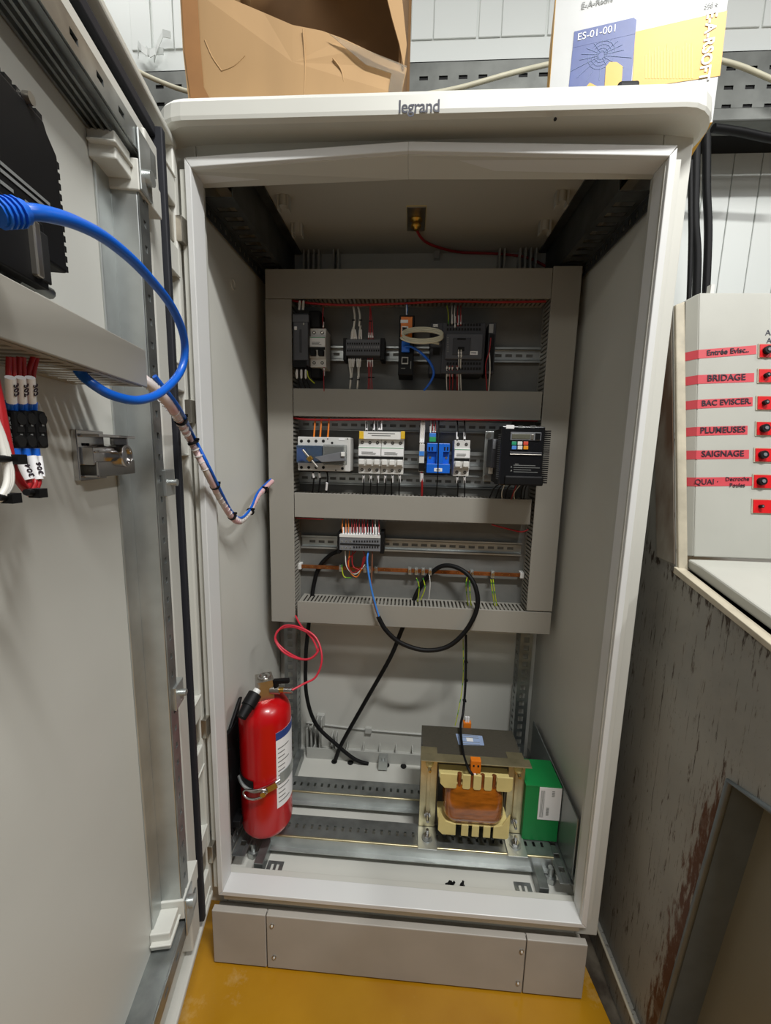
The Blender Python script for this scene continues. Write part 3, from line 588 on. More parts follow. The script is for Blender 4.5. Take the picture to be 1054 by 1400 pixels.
wire('wire', [P(600, 573, .312), P(599.5, 600, .288), P(599, 634, .2835), P(598, 655, .29), P(596, 679, .315)], .0014, 'black', 'long thin black wire hanging in front of the blue relay socket', 'wire')
breaker('circuit_breaker', 'two-pole white circuit breaker standing right of the blue relay socket', 620, 602, 642, 651, 2)
for u in (625, 635): 
    ferruled(u, 651, 681, .3, 'black', 'black wire with white sleeve below the two-pole white breaker', 'black wires below the two-pole white breaker', fl=.3, r=.0016, y2=.315)
    ferruled(u, 602, 575, .3, 'black', 'black wire with white sleeve above the two-pole white breaker', 'black wires above the two-pole white breaker', fl=.4, r=.0016, y2=.315)
# variable speed drive
t = thing('motor_drive', 'black motor drive with keypad, display and cooling fins, right of the breakers', 'motor drive', P(700, 663, .35))
yd = .215
fx0, fx1 = P(684, 620, yd).x, P(748, 620, yd).x; fz1, fz0 = P(718, 583, yd).z, P(718, 664, yd).z
MB('black').box(fx0+.004, fx1-.006, yd+.004, .35, fz0, fz1-.004).build('housing', t, bevel=.002)
MB('black_gloss').box(fx0, fx1-.008, yd-.001, yd+.006, fz0, fz1).build('front_cover', t, bevel=.002)
MB('black').pbox(690, 651, 743, 664, yd-.006, yd+.02).build('chin', t, bevel=.003)
for k in range(26):
    z = fz0+.006+k*(fz1-fz0-.016)/25
    MB('black_gloss').box(fx1-.008, fx1+.006, yd+.004, .30, z, z+.0026).build('cooling_fin', t)
for k in range(22):
    z = fz0+.012+k*(fz1-fz0-.03)/21
    MB('grey').box(fx0+.0005, fx0+.0045, yd+.006, yd+.034, z, z+.0020).build('side_louvre', t)
m = MB('label_white'); m.pbox(692, 581, 703, 586, yd-.002, yd).use('print_grey').pbox(709, 582, 715, 583, yd-.0016, yd).pbox(725, 582, 733, 583, yd-.0016, yd).pbox(709, 584, 716, 585, yd-.0016, yd).pbox(725, 584, 731, 585, yd-.0016, yd); m.build('label', t)
m = MB('grey'); m.pbox(698, 591, 740, 602, yd-.0035, yd).use('lcd').pbox(700, 593, 725, 600, yd-.0045, yd-.003).use('nickel').pbox(726, 594, 730, 600.5, yd-.005, yd-.003).use('black_gloss').pbox(732, 592, 739, 601, yd-.0055, yd-.003); m.build('display', t, bevel=.0005)
kx = [(703, 606, 'key_green'), (711, 606, 'white'), (719, 606, 'key_red'), (703, 612, 'key_blue'), (711, 612, 'white'), (719, 612, 'key_amber')]
for u, v, c in kx: MB(c).pbox(u-3.2, v-2.4, u+3.2, v+2.4, yd-.004, yd).build('key', t, bevel=.0006)
m = MB('charcoal'); m.pbox(697, 618, 741, 622, yd-.004, yd); m.use('nickel').pbox(697, 621, 741, 622, yd-.0045, yd-.003); m.build('keypad_ledge', t, bevel=.0008)
m = MB('print_grey'); m.pbox(704, 634, 709, 635, yd-.0012, yd)
for k in range(4): m.pbox(702, 636+k*3, (732, 738, 726, 735)[k], 636.8+k*3, yd-.0012, yd)
for q in ((699, 638), (699, 643)): a = P(*q, yd-.001); m.prism([(a.x-.002, a.z-.002), (a.x+.002, a.z-.002), (a.x, a.z+.002)], 'y', yd-.0012, yd)
m.build('warning_print', t)
m = MB('zinc_light'); x = P(661, 615, .33).x; m.box(x, x+.03, .318, .322, fz0+.0, fz1-.006).use('nickel').cyl((x+.006, .314, fz0+.012), (x+.006, .32, fz0+.012), .005, 10).cyl((x+.008, .314, fz1-.016), (x+.008, .32, fz1-.016), .006, 10); m.build('fixing_flange', t, bevel=.001)
m = MB('charcoal'); m.pbox(672, 600, 685, 640, .262, .32).use('grey').pbox(674, 601, 678, 614, .2605, .2625).use('white').pbox(668, 632, 674, 648, .300, .3018)
m.build('side_terminal', t, bevel=.001)
for i, (u0_, u1_) in enumerate(((684, 668), (690, 677), (700, 690), (718, 712), (722, 716))): wire('wire', [P(u0_, 661, .25), P((u0_+u1_)/2-1, 668, .27), P(u1_, 684, .312)], .0016, 'black', 'black wire curving from under the motor drive into the duct', 'wire', 'black wires under the motor drive')
for i, (u0_, u1_) in enumerate(((690, 687), (712, 704))): wire('wire', [P(u0_, 662, .25), P(u1_-1, 674, .28), P(u1_, 686, .312)], .0011, 'white_wire', 'thin white wire under the motor drive', 'wire', 'white wires under the motor drive')
wire('wire', [P(706, 663, .25), P(701, 676, .28), P(698, 686, .312)], .0012, 'red_wire', 'thin red wire under the motor drive', 'wire')
wire('red_cable', [P(400, 571, .31), P(430, 574, .302), P(520, 573.5, .301), P(620, 573.5, .301), P(735, 575, .306)], .0024, 'red_wire', 'dark red cable strung under the second duct above the breakers')
# --- lower row
t = thing('terminal_block', 'light grey feed-through terminal block on the lower rail above the copper bar', 'terminal block', P(494, 757, .35))
m = MB('grey'); m.pbox(464, 733, 520, 753, .300, .345); m.build('body', t, bevel=.0008)
MB('white').pbox(464, 731.5, 520, 735, .2985, .315).build('marker_strip', t)
for k in range(2): MB('black').pbox((461, 519.5)[k], 728, (465, 525)[k], 757, .303, .35).build('end_clamp', t, bevel=.001)
for i in range(3):
    u = 467.5+i*5.8
    for v in (740, 749): c = P(u, v, .2993); MB('zinc_light').cyl(c, c+Y*.001, .0027, 10).use('hole').cyl(c-Y*.0003, c, .0012, 8).build('clamp_screw', t)
for i in range(10):
    u = 484+i*3.6
    m = MB('hole'); m.pbox(u-1, 739, u+1, 741.5, .2993, .3004).pbox(u-1, 747, u+1, 749.5, .2993, .3004); m.build('clamp_point', t)
m = MB('hole'); m.pbox(465, 743.5, 519, 745.5, .2988, .3004); m.build('bridge_slot', t)
for i in range(14):
    u = 469+i*3.75; c = 'orange' if i < 3 else 'black' if i == 10 else 'white_wire' if i == 12 else 'red_wire'
    ferruled(u, 732, 707, .305, c, {'orange': 'orange', 'black': 'black', 'white_wire': 'white', 'red_wire': 'red'}[c]+' wire with grey sleeve above the lower terminal block', 'wires above the lower terminal block, '+c[:3], fl=.45, r=.0013, y2=.32)
t = thing('copper_bar', 'drilled copper earth bar with screw clamps below the lower rail', 'earth bar', P(560, 790, .35))
ca, cb = P(412, 774, .345), P(711, 787, .345); zc = (P(412, 774, .345).z+P(711, 787, .345).z)/2
m = MB('copper'); m.box(ca.x, cb.x, .345, .349, zc-.005, zc+.005); m.build('bar', t, bevel=.0005)
for i in range(30):
    x = ca.x+.012+i*(cb.x-ca.x-.02)/29; MB('brass').cyl((x, .3445, zc), (x, .346, zc), .0012, 8).build('bar_hole', t)
for u in (466, 499, 505, 514, 560, 569, 578.5, 588, 645, 673.5):
    p = P(u, 781, .342); m = MB('zinc_light'); m.box(p.x-.0042, p.x+.0042, .338, .352, zc-.008, zc+.010).use('chrome').cyl((p.x, .3385, zc+.003), (p.x, .334, zc+.003), .0035, 10); m.build('screw_clamp', t, bevel=.0008)
for s_ in (0, 1): MB('white').box((ca.x-.012, cb.x)[s_], (ca.x, cb.x+.01)[s_], .343, .363, zc-.008, zc+.008).build('insulator', t, bevel=.001)
yg = 'yellow and green earth wires under the copper bar'
for a in ([(569, 790), (573, 802), (571, 822)], [(578, 790), (581, 804), (575, 820)], [(640, 785), (637, 800), (640, 828)], [(643, 787), (642, 802), (644, 828)], [(671, 792), (673, 808), (676, 828)], [(674, 792), (676, 808), (679, 828)]):
    wire('earth_wire', [P(a[0][0], a[0][1], .336), P(a[1][0], a[1][1], .330), P(a[2][0], a[2][1], .335)], .0014, 'yellow_green', 'yellow and green earth wire dropping from the copper bar', 'wire', yg)
wire('wire', [P(587, 786, .336), P(588, 800, .33), P(586, 820, .335)], .0012, 'white_wire', 'white wire with blue end dropping from the copper bar', 'wire')
for a, c in (([(472, 753), (474, 775), (486, 785), (499, 772)], 'white_wire'), ([(478, 753), (477, 778), (487, 789), (494, 778)], 'orange'), ([(482, 753), (482, 772), (492, 780), (497, 762)], 'red_wire'), ([(496, 752), (499, 764), (492, 778), (482, 775)], 'red_wire'), ([(487, 753), (475, 768), (482, 783), (496, 775)], 'red_wire'), ([(467, 772), (470, 788), (480, 790)], 'yellow_green')):
    wire('wire', [P(u, v, .315-.004*i) for i, (u, v) in enumerate(a)], .0014, c, {'w': 'white', 'o': 'orange', 'r': 'red', 'y': 'yellow-green'}[c[0]]+' wire looping under the lower terminal block', 'wire', 'looping wires under the lower terminal block, '+c[:3])
wire('wire', [P(504, 753, .31), P(502, 765, .30), P(504, 785, .29), P(510, 815, .285), P(518, 843, .283)], .0024, 'blue_wire', 'blue core running from the lower terminals into the thick black cable', 'wire')
wire('wire', [P(509, 753, .31), P(508.5, 775, .30), P(508, 800, .29), P(511, 825, .285), P(517, 843, .283)], .0018, 'brown_wire', 'brown core running from the lower terminals into the thick black cable', 'wire')
wire('power_cable', [P(517, 843, .283), P(528, 862, .280), P(548, 879, .280), P(580, 889, .280), P(612, 884, .280), P(637, 862, .280), P(652, 832, .282), P(651, 806, .290), P(640, 786, .305), P(622, 775, .322), P(604, 774, .335), P(588, 785, .350), P(574, 803, .358), P(566, 820, .352), P(556, 845, .345), P(548, 864, .345), P(533, 900, .36), P(500, 958, .38), P(468, 1015, .39), P(458, 1040, .395), (A(457, 1057, y=.395).x, .395, .146)], .0058, 'black', 'thick black cable looping in front of the lowest duct and down to the floor gland', n=12)
wire('power_cable', [P(466, 752, .335), P(450, 760, .352), P(436, 776, .356), P(429, 800, .356), P(425, 830, .345), P(421, 862, .345), P(418, 900, .36), P(419, 950, .38), P(432, 990, .39), P(460, 1018, .39), P(485, 1038, .39), (A(503, 1060, y=.395).x, .395, .146)], .0055, 'black', 'thick black cable descending at the left from the terminal block to the floor', n=12)
wire('red_cable', [P(672, 717, .31), P(690, 722, .305), P(712, 727, .31), P(722, 724, .315)], .002, 'red_wire', 'short dark red cable at the right end of the third duct')
wire('red_cable', [P(404, 708, .31), P(420, 709, .305), P(442, 710, .305)], .0016, 'red_wire', 'dark red cable end peeping under the left end of the third duct')
# ------------------------------------------------------------------ nozzle on the ceiling
c = A(569, 300, z=1.581)
t = thing('extinguishing_nozzle', 'small brass nozzle with base plate fixed under the cabinet ceiling', 'nozzle', (c.x, c.y, 1.51))
m = MB('nickel'); m.box(c.x-.020, c.x+.020, c.y-.046, c.y+.046, 1.5795, 1.5830).use('ivory').box(c.x-.021, c.x+.021, c.y-.047, c.y+.047, 1.5815, 1.5832); m.build('plate', t, bevel=.004)
m = MB('brass'); m.lathe([(.013, 0), (.013, .003), (.008, .004), (.008, .010), (.011, .011), (.011, .016), (.005, .018), (.004, .022)], (c.x, c.y-.004, 1.579), (0, 0, -1), 16); m.build('tip', t)
wire('red_hose', [(c.x, c.y+.030, 1.577), A(575, 324, z=1.577), A(584, 332, z=1.577), A(602, 339, z=1.576), P(630, 345, .428), P(680, 347, .43), P(720, 352, .43), P(746, 364, .43)], .003, 'red_wire', 'dark red hose from the brass nozzle across the back under the ceiling')

# ------------------------------------------------------------------ fire extinguisher
ec = Vector((-.309, .122, .208)); er = .0565
t = thing('fire_extinguisher', 'glossy red extinguisher cylinder strapped upright in the lower left corner of the cabinet', 'fire extinguisher', ec)
m = MB('red_paint'); prof = []
for k in range(7): a = k/6*math.pi/2; prof.append((max(.001, er*.25+er*.75*math.sin(a)), .028*(1-math.cos(a))))
prof += [(er, .10), (er, .20), (er, .283)]
for k in range(1, 9): a = k/8*math.pi/2; prof.append((.014+(er-.014)*math.cos(a), .283+.044*math.sin(a)))
m.lathe(prof, ec, (0, 0, 1), 48); m.build('cylinder', t)
tz = ec.z+.325
m = MB('nickel'); m.obox((ec.x+.0, ec.y, tz+.018), (.036, .036, .056), Matrix.Rotation(.5, 3, 'Z')).cyl((ec.x, ec.y, tz+.045), (ec.x, ec.y, tz+.048), .015, 20).use('chrome').lathe([(.014, 0), (.014, .003), (.010, .003), (.009, .001), (.005, .001), (.005, .004)], (ec.x, ec.y, tz+.047), Z, 18); m.build('valve', t, bevel=.002)
m = MB('black'); s0 = A(352, 943, y=.092); d = (A(333, 976, y=.050)-s0).normalized(); m.use('white').cyl(s0, s0+d*.014, .008, 14).use('black').cyl(s0+d*.010, s0+d*.036, .0150, 16).cyl(s0+d*.036, s0+d*.060, .0125, 16, r2=.010); m.build('pressure_switch', t, bevel=.001)
m = MB('nickel'); s0 = Vector((ec.x+.016, ec.y-.006, tz+.020)); d = Vector((1, .0, .05)).normalized(); m.cyl(s0, s0+d*.020, .009, 12).use('brass').cyl(s0+d*.02, s0+d*.032, .006, 10).use('chrome').cyl(s0+d*.030, s0+d*.048, .0065, 12); e1 = s0+d*.048
m.build('outlet', t, bevel=.0008)
m = MB('black'); q = s0+d*.012+Z*.014; m.cyl(q-Z*.008, q+Z*.004, .006, 10).obox(q+Vector((.012, 0, .008)), (.036, .009, .010), Matrix.Rotation(-.12, 3, 'Y')); m.build('lever', t, bevel=.002)
m = MB('label_white'); nseg = 10                       # paper label wrapped round the shell
def arc(mb, a0, a1, z0, z1, r, th_=.0006):
    for k in range(nseg):
        b0, b1 = a0+(a1-a0)*k/nseg, a0+(a1-a0)*(k+1)/nseg
        f = lambda a, rr, z: (ec.x+rr*math.cos(a), ec.y+rr*math.sin(a), ec.z+z)
        mb.hexa([f(b0, r, z0), f(b1, r, z0), f(b1, r, z1), f(b0, r, z1)], [f(b0, r+th_, z0), f(b1, r+th_, z0), f(b1, r+th_, z1), f(b0, r+th_, z1)])
R_ = math.radians
arc(m, R_(-48), R_(18), .085, .268, er); m.use('box_blue'); arc(m, R_(-48), R_(18), .250, .268, er+.0003)
m.use('print_grey')
for k in range(13): arc(m, R_(-44), R_(-26 if k % 3 else -12), .098+k*.0108, .1005+k*.0108, er+.0004, .0004)
m.build('label', t)
m = MB('pink_red')                                     # hose coil: from outlet up into loops
hp = [e1, A(415, 935, y=.13), A(432, 925, y=.14), A(440, 900, y=.15), A(432, 872, y=.17), A(410, 858, y=.18), A(388, 856, y=.19), A(376, 872, y=.18), A(386, 890, y=.17), A(405, 900, y=.16), A(425, 900, y=.155), A(437, 884, y=.165), A(425, 868, y=.18), A(400, 857, y=.20), A(380, 862, y=.20), A(378, 877, y=.19), A(395, 893, y=.18), A(418, 902, y=.17), A(433, 893, y=.18), A(428, 875, y=.21), A(412, 856, y=.26), A(404, 842, y=.295)]
m.tube(hp, .0024, 8, 6); m.build('discharge_hose', t)
t = thing('extinguisher_bracket', 'black sheet metal bracket with clamp strap holding the red cylinder to the left wall', 'bracket', (-.372, .12, .21))
m = MB('black'); m.box(-.379, -.370, .070, .150, .225, .475).box(-.374, -.368, .058, .074, .25, .44); m.prism([(.085, .475), (.12, .475), (.150, .510), (.14, .512)], 'x', -.379, -.372).box(-.376, -.352, .07, .105, .246, .262); m.build('back_plate', t, bevel=.002)
m = MB('black'); zz = .150; arc(m, R_(150), R_(262), zz-.012, zz+.012, er+.001, .0015); m.build('rubber_strap', t)
m = MB('zinc_light'); arc(m, R_(-40), R_(60), zz-.006, zz+.020, er+.0015, .0012)
m.tube([(ec.x+(er+.004)*math.cos(R_(a)), ec.y+(er+.004)*math.sin(R_(a)), ec.z+zz-.004+dz) for a, dz in ((215, .006), (236, .0), (262, -.004), (285, .002), (300, .006), (318, .010))], .004, 8); m.build('steel_strap', t)
m = MB('chrome'); f = lambda a, rr, z: Vector((ec.x+rr*math.cos(R_(a)), ec.y+rr*math.sin(R_(a)), ec.z+z))
m.tube([f(244, er+.010, .135), f(252, er+.010, .128), f(268, er+.011, .130), f(284, er+.012, .138), f(290, er+.011, .148), f(280, er+.010, .152), f(262, er+.009, .148), f(248, er+.009, .144)], .0026, 8, 5, closed=True)
m.cyl(f(284, er+.004, .144), f(284, er+.016, .144), .006, 12).obox(f(296, er+.008, .150), (.03, .004, .014), Matrix.Rotation(R_(22), 3, 'Z') @ Matrix.Rotation(R_(-20), 3, 'Y')); m.build('over_centre_clamp', t)

# ------------------------------------------------------------------ transformer
T0, T1, TB, TF = .047, .282, .272, .165; tz0, tz1 = .200, .376
t = thing('transformer', 'open-frame transformer with amber winding and zinc brackets bolted across the two floor rails', 'transformer', ((T0+T1)/2, .2, .191))
bw = .038
m = MB('core'); m.box(T0+.002, T1-.002, TF, TB, tz1-.030, tz1).box(T0+.002, T1-.002, TF, TB, tz0, tz0+.030)
for xa in (T0+.002, T1-.002-bw, (T0+T1)/2-.03): m.box(xa, xa+(bw if xa != (T0+T1)/2-.03 else .06), TF+.0005, TB-.0005, tz0+.0302, tz1-.0302)
m.build('laminated_core', t)
for (x0, x1) in ((T0-.002, T0+bw-.002), (T1-bw+.002, T1+.002)):
    m = MB('zinc_yellow'); m.box(x0, x1, TF-.005, TF-.002, .1935, tz1+.0012).box(x0, x1, TF-.0018, TF+.03, tz1, tz1+.0012)
    xm = (x0+x1)/2; m.box(xm-.004, xm+.004, TF-.010, TF-.0052, .235, tz1-.022)
    m.build('side_bracket', t, bevel=.001)
    MB('zinc_light').box(x0-.003, x1+.003, TF-.062, TF-.0055, .1915, .1940).build('foot', t, bevel=.001)
    m = MB('chrome'); m.cyl((xm, TF-.034, .194), (xm, TF-.034, .216), .0035, 10).cyl((xm, TF-.034, .196), (xm, TF-.034, .202), .0085, 6, smooth=False).use('zinc').cyl((xm, TF-.034, .194), (xm, TF-.034, .1962), .0125, 18); m.build('foot_bolt', t)
    for zz in (.232, tz1-.014):
        m = MB('chrome'); m.cyl((xm, TF-.005, zz), (xm, TF-.030, zz), .0034, 10).cyl((xm, TF-.006, zz), (xm, TF-.013, zz), .0080, 6, smooth=False)
        if zz > .3: m.use('ivory').lathe([(.0095, 0), (.0095, .004), (.005, .008)], (xm, TF-.013, zz+.008), (0, -.8, .8), 14)
        m.build('clamp_bolt', t)
zr_ = A(650, 1045, y=.135).z
m = MB('zinc_yellow'); m.box(T0-.004, T1+.008, .135, TF-.005, zr_-.0015, zr_+.0005); m.box(T0-.004, T1+.008, TF-.007, TF-.0052, zr_-.012, zr_); m.build('terminal_rail', t, bevel=.0006)
bx0, bx1 = T0+bw+.001, T1-bw-.001; yb0 = .112
zt0_, zt1_ = A(640, 1079, y=yb0).z, A(640, 1056, y=yb0).z; zb0_, zb1_ = A(640, 1143, y=yb0).z, A(640, 1128, y=yb0).z
zt1_ = zr_-.010; m = MB('ivory'); m.box(bx0, bx1, yb0+.003, TF+.004, zt0_+.008, zt0_+.012); m.build('bobbin_flange', t)
for a, c in ((0, .23), (.31, .42), (.46, .57), (.61, .72), (.78, 1)):
    xa, xb = bx0+(bx1-bx0)*a, bx0+(bx1-bx0)*c; r = .010 if a == 0 else .003; r2 = .006 if c == 1 else .003
    m = MB('ivory'); m.prism([(xa, zt1_+.002), (xb, zt1_+.002), (xb, zt0_+r2), (xb-r2, zt0_), (xa+r, zt0_), (xa, zt0_+r)], 'y', yb0-.001, yb0+.003); m.build('flange_tab', t, bevel=.0008)
m = MB('ivory'); m.box(bx0, bx1, yb0+.003, TF+.004, zb1_-.004, zb1_); m.build('bobbin_flange', t)
for a, c in ((0, .25), (.33, .43), (.48, .58), (.64, .74), (.78, 1)):
    xa, xb = bx0+(bx1-bx0)*a, bx0+(bx1-bx0)*c
    if a == 0: pl = [(xa, zb1_+.034), (xa, zb0_+.010), (xa+.010, zb0_), (xb, zb0_), (xb, zb1_), (xa+.016, zb1_+.006)]
    elif c == 1: pl = [(xb, zb1_+.034), (xb-.016, zb1_+.006), (xa, zb1_), (xa, zb0_), (xb-.004, zb0_), (xb, zb0_+.004)]
    else: pl = [(xa, zb0_), (xb, zb0_), (xb, zb1_), (xa, zb1_)]
    m = MB('ivory'); m.prism(pl, 'y', yb0-.001, yb0+.003); m.build('flange_tab', t, bevel=.0008)
m = MB('copper_film'); x0, x1, z0, z1 = bx0+.012, bx1-.012, zb1_, zt0_+.0078; r = .022; yA, yB = yb0-.004, TF+.004
pl = [(x0, yB), (x0, yA+r)]+[(x0+r-r*math.cos(math.radians(a)), yA+r-r*math.sin(math.radians(a))) for a in range(15, 90, 15)]+[(x0+r, yA), (x1-r, yA)]+[(x1-r+r*math.sin(math.radians(a)), yA+r-r*math.cos(math.radians(a))) for a in range(15, 90, 15)]+[(x1, yA+r), (x1, yB)]
lvz = [(z0, .012), (z0+.006, .005), (z0+.020, 0), (z1-.03, .002), (z1, .008)]; n = len(pl); vs = []; cxm = (x0+x1)/2
for z, ins in lvz: vs += [(cxm+(x-cxm)*(1-ins/.07), y+ins*.8, z) for x, y in pl]
m.add(vs, [(j*n+i, j*n+i+1, (j+1)*n+i+1, (j+1)*n+i) for j in range(len(lvz)-1) for i in range(n-1)], True); m.add(vs[:n], [tuple(range(n))]); m.add(vs[-n:], [tuple(range(n))])
m.build('winding', t)
for a in (.27, .44, .59, .75):
    xx = bx0+(bx1-bx0)*a; m = MB('copper'); m.cyl((xx, yb0+.006, zt0_+.004), (xx, yb0+.006, zt1_), .005, 10); m.build('lead_wire', t)
m = MB('orange'); c = A(650, 1047, y=.130); m.box(c.x-.011, c.x+.011, .124, .138, c.z-.014, c.z+.016).use('hole').box(c.x-.007, c.x-.003, .1233, .1245, c.z+.002, c.z+.007).box(c.x+.003, c.x+.007, .1233, .1245, c.z+.002, c.z+.007).use('label_white').box(c.x-.008, c.x+.001, .120, .130, c.z-.026, c.z-.014); m.build('terminal', t, bevel=.001)
c2 = A(638, 989, y=.285); m = MB('orange'); m.box(c2.x-.010, c2.x+.010, .274, .288, tz1-.02, tz1+.012).use('label_white').cyl((c2.x-.003, .28, tz1+.012), (c2.x-.003, .28, tz1+.026), .003, 8).cyl((c2.x+.003, .28, tz1+.012), (c2.x+.003, .28, tz1+.026), .003, 8); m.build('rear_terminal', t, bevel=.001)
q = [A(623, 1003, z=tz1+.0008), A(659, 1006, z=tz1+.0008), A(662, 1019, z=tz1+.0008), A(627, 1018, z=tz1+.0008)]
m = MB('print_light'); m.hexa(q, [p-Z*.0006 for p in q]); cc = sum(q, Vector())/4
m.use('label_white').box(cc.x-.009, cc.x+.007, cc.y-.006, cc.y+.006, tz1+.0005, tz1+.0012).use('print_grey')
for k in range(5):
    if k != 2: m.box(cc.x-.024, cc.x+.022, cc.y-.016+k*.0075, cc.y-.0145+k*.0075, tz1+.0005, tz1+.0011)
m.build('rating_plate', t)
wire('power_cable', [P(637, 868, .34), P(637, 900, .335), P(636, 940, .32), P(633, 975, .29), (A(631, 1000, z=tz1+.02).x, .250, tz1+.018), (A(633, 1030, z=tz1+.01).x, .170, tz1+.012), A(640, 1050, y=.125), A(646, 1060, y=.116)], .0032, 'black', 'thin black cable hanging from the lowest duct onto the transformer terminal')
wire('earth_wire', [P(633, 874, .345), P(633, 930, .335), P(626, 975, .30), P(622, 992, .29)], .0012, 'yellow_green', 'thin green-yellow earth wire beside the black transformer cable', 'wire')
for v, y in ((905, .334), (930, .325), (958, .312)):
    p = P(637 if v < 940 else 635, v, y); m = MB('black'); m.box(p.x-.0045, p.x+.0045, p.y-.005, p.y+.005, p.z-.0015, p.z+.0015); tag(m.build('cable_tie'), 'small black cable tie round the transformer cable', 'cable tie', 'cable ties on the transformer cable')
# green carton
gx0, gx1 = .284, .364; t = thing('green_carton', 'small plain green cardboard carton with white label standing right of the transformer', 'box', ((gx0+gx1)/2, .19, .191))
m = MB('green_card'); m.box(gx0, gx1, .148, .228, .1915, .334); m.build('carton', t, bevel=.001)
MB('green_card').box(gx0-.0005, gx1+.0005, .1473, .2285, .331, .3348).build('lid_edge', t, bevel=.0005)
lx0, lx1 = A(736, 1100, y=.147).x, A(766.5, 1100, y=.147).x; lz0, lz1 = A(750, 1121, y=.147).z, A(750, 1077, y=.147).z
m = MB('label_white'); m.box(lx0, lx1, .1465, .1482, lz0, lz1).use('print_grey')
for k in range(7): m.box(lx0+.004+k*.0012*(1 if k % 2 else 1.2), lx0+.0046+k*.0013, .1462, .1467, lz0+.006, lz1-.008)
for k in range(8): m.box(lx0+.018, lx0+.024, .1462, .1467, lz0+.012+k*.0026, lz0+.0134+k*.0026)
for k in range(4): m.box(lx0+.028, lx0+.034, .1462, .1467, lz1-.010-k*.004, lz1-.008-k*.004)
m.build('label', t)
# bits on the cabinet floor
for i, (u, v, r) in enumerate(((614, 1213, .3), (631, 1217, 1.2))):
    c = A(u, v, z=.146); t = thing('plastic_clip', 'small black plastic clip lying on the cabinet floor, '+('left' if i == 0 else 'right')+' one of the two', 'clip', (c.x, c.y, .1455), 'black clips on the cabinet floor')
    Rm = Matrix.Rotation(r, 3, 'Z'); c = Vector((c.x, c.y, .1455))
    MB('black').obox(c+Z*.004, (.016, .010, .008), Rm).obox(c+Z*.010+Rm @ X*.002, (.008, .007, .008), Rm @ Matrix.Rotation(.5, 3, 'Y')).build('clip_body', t, bevel=.001)
    MB('black').cyl(c+Rm @ X*.006+Z*.004, c+Rm @ X*.012+Z*.011, .0025, 8).build('pin', t)
for i, (u, v) in enumerate(((375, 1187), (716, 1217))):
    c = A(u, v, z=.147); t = thing('fixing_plate', 'punched zinc fixing plate clipped to the cabinet floor near the '+('left' if i == 0 else 'right')+' front corner', 'bracket', (c.x, c.y, .1455), 'zinc fixing plates on the floor')
    m = MB('zinc'); m.ladder((c.x-.018, c.y-.016, .1462), X, Y, Z, .036, .032, .0012, .012, .006, .006); m.build('plate', t)
    m = MB('zinc_light')
    for k in range(4): m.box(c.x-.016+k*.010, c.x-.011+k*.010, c.y-.024, c.y-.014, .1460, .152)
    m.build('spring_tongues', t, bevel=.0006)

# ------------------------------------------------------------------ things on the door
t = thing('wiring_duct', 'grey wiring duct mounted level across the inside of the open door', 'wiring duct', MD @ Vector((.5, 0, 1.13)))
dz0, dz1 = 1.137, 1.174; dn = .058
dt0 = DP(201, 512, dn).x
m = MB('duct', MD); m.box(dt0, .78, dn-.003, dn, dz0, dz1).box(dt0, .78, dn-.012, dn-.001, dz1-.003, dz1); m.build('lid', t, bevel=.001)
m = MB('duct', MD); m.ladder((dt0+.004, -.008, dz0), (1, 0, 0), (0, 1, 0), (0, 0, 1), .77-dt0, dn+.004, .0015, .0125, .006, .006); m.ladder((dt0+.004, -.008, dz1-.004), (1, 0, 0), (0, 1, 0), (0, 0, 1), .77-dt0, dn+.004, .0015, .0125, .006, .006); m.build('slotted_side', t, stuff=True)
MB('duct', MD).box(dt0, .78, -.0115, -.008, dz0, dz1).build('base', t)
# black industrial computer with finned edge
t = thing('panel_computer', 'black finned panel computer on the open door above the wiring duct', 'computer', MD @ Vector((.42, .02, 1.2)))
n1 = .045
pts = [DP(0, 80, n1), DP(33, 122, n1), DP(67, 160, n1), DP(69, 176, n1), DP(79, 187, n1), DP(93, 378, n1), DP(85, 388, n1), DP(0, 330, n1)]
poly = [(p.x, p.z) for p in pts]
poly = [(.62, poly[0][1]+.0), *poly[:6], (poly[5][0], poly[5][1]-.0), (poly[6][0]+.01, poly[6][1]), (.62, poly[6][1])]
poly = [(.62, 1.303), (poly[3][0]+.006, 1.303), (poly[3][0]+.003, 1.297), (poly[5][0]+.002, 1.288), (poly[5][0]+.002, 1.207), (.62, 1.207)]
m = MB('black', MD); m.prism(poly, 'y', -.0, n1); 
m.build('housing', t, bevel=.002)
e0 = DP(83, 190, n1); e1_ = DP(93, 378, n1)
for k in range(21):
    MB('black', MD).box(e1_.x+.012+k*.009, e1_.x+.018+k*.009, .002, n1-.001, 1.300, 1.3062).build('cooling_fin', t)
    z = 1.209+k*.0072
    if k < 11: MB('black', MD).box(e1_.x-.0030, e1_.x+.006, -.0, n1-.001, z, z+.0042).build('cooling_fin', t)
for p0, p1 in (((0, 222), (68, 280)), ((0, 232), (72, 292)), ((0, 248), (18, 262)), ((34, 275), (50, 288))):
    a, c = DP(*p0, n1+.0003), DP(*p1, n1+.0003); d_ = (c-a).normalized(); w_ = Vector((0, 0, 1))*.0011
    m = MB('print_grey', MD); m.hexa([a-w_, c-w_, c+w_, a+w_], [a-w_+Y*.0003, c-w_+Y*.0003, c+w_+Y*.0003, a+w_+Y*.0003]); m.build('printed_line', t)
m = MB('black', MD); c = DP(25, 340, n1); m.box(c.x-.014, c.x+.03, n1-.001, n1+.008, c.z-.020, c.z+.022).use('nickel').box(c.x-.004, c.x+.002, n1+.007, n1+.012, c.z-.016, c.z+.018).use('hole').box(c.x-.016, c.x-.008, n1+.007, n1+.009, c.z-.016, c.z+.016); m.build('serial_port', t, bevel=.001)
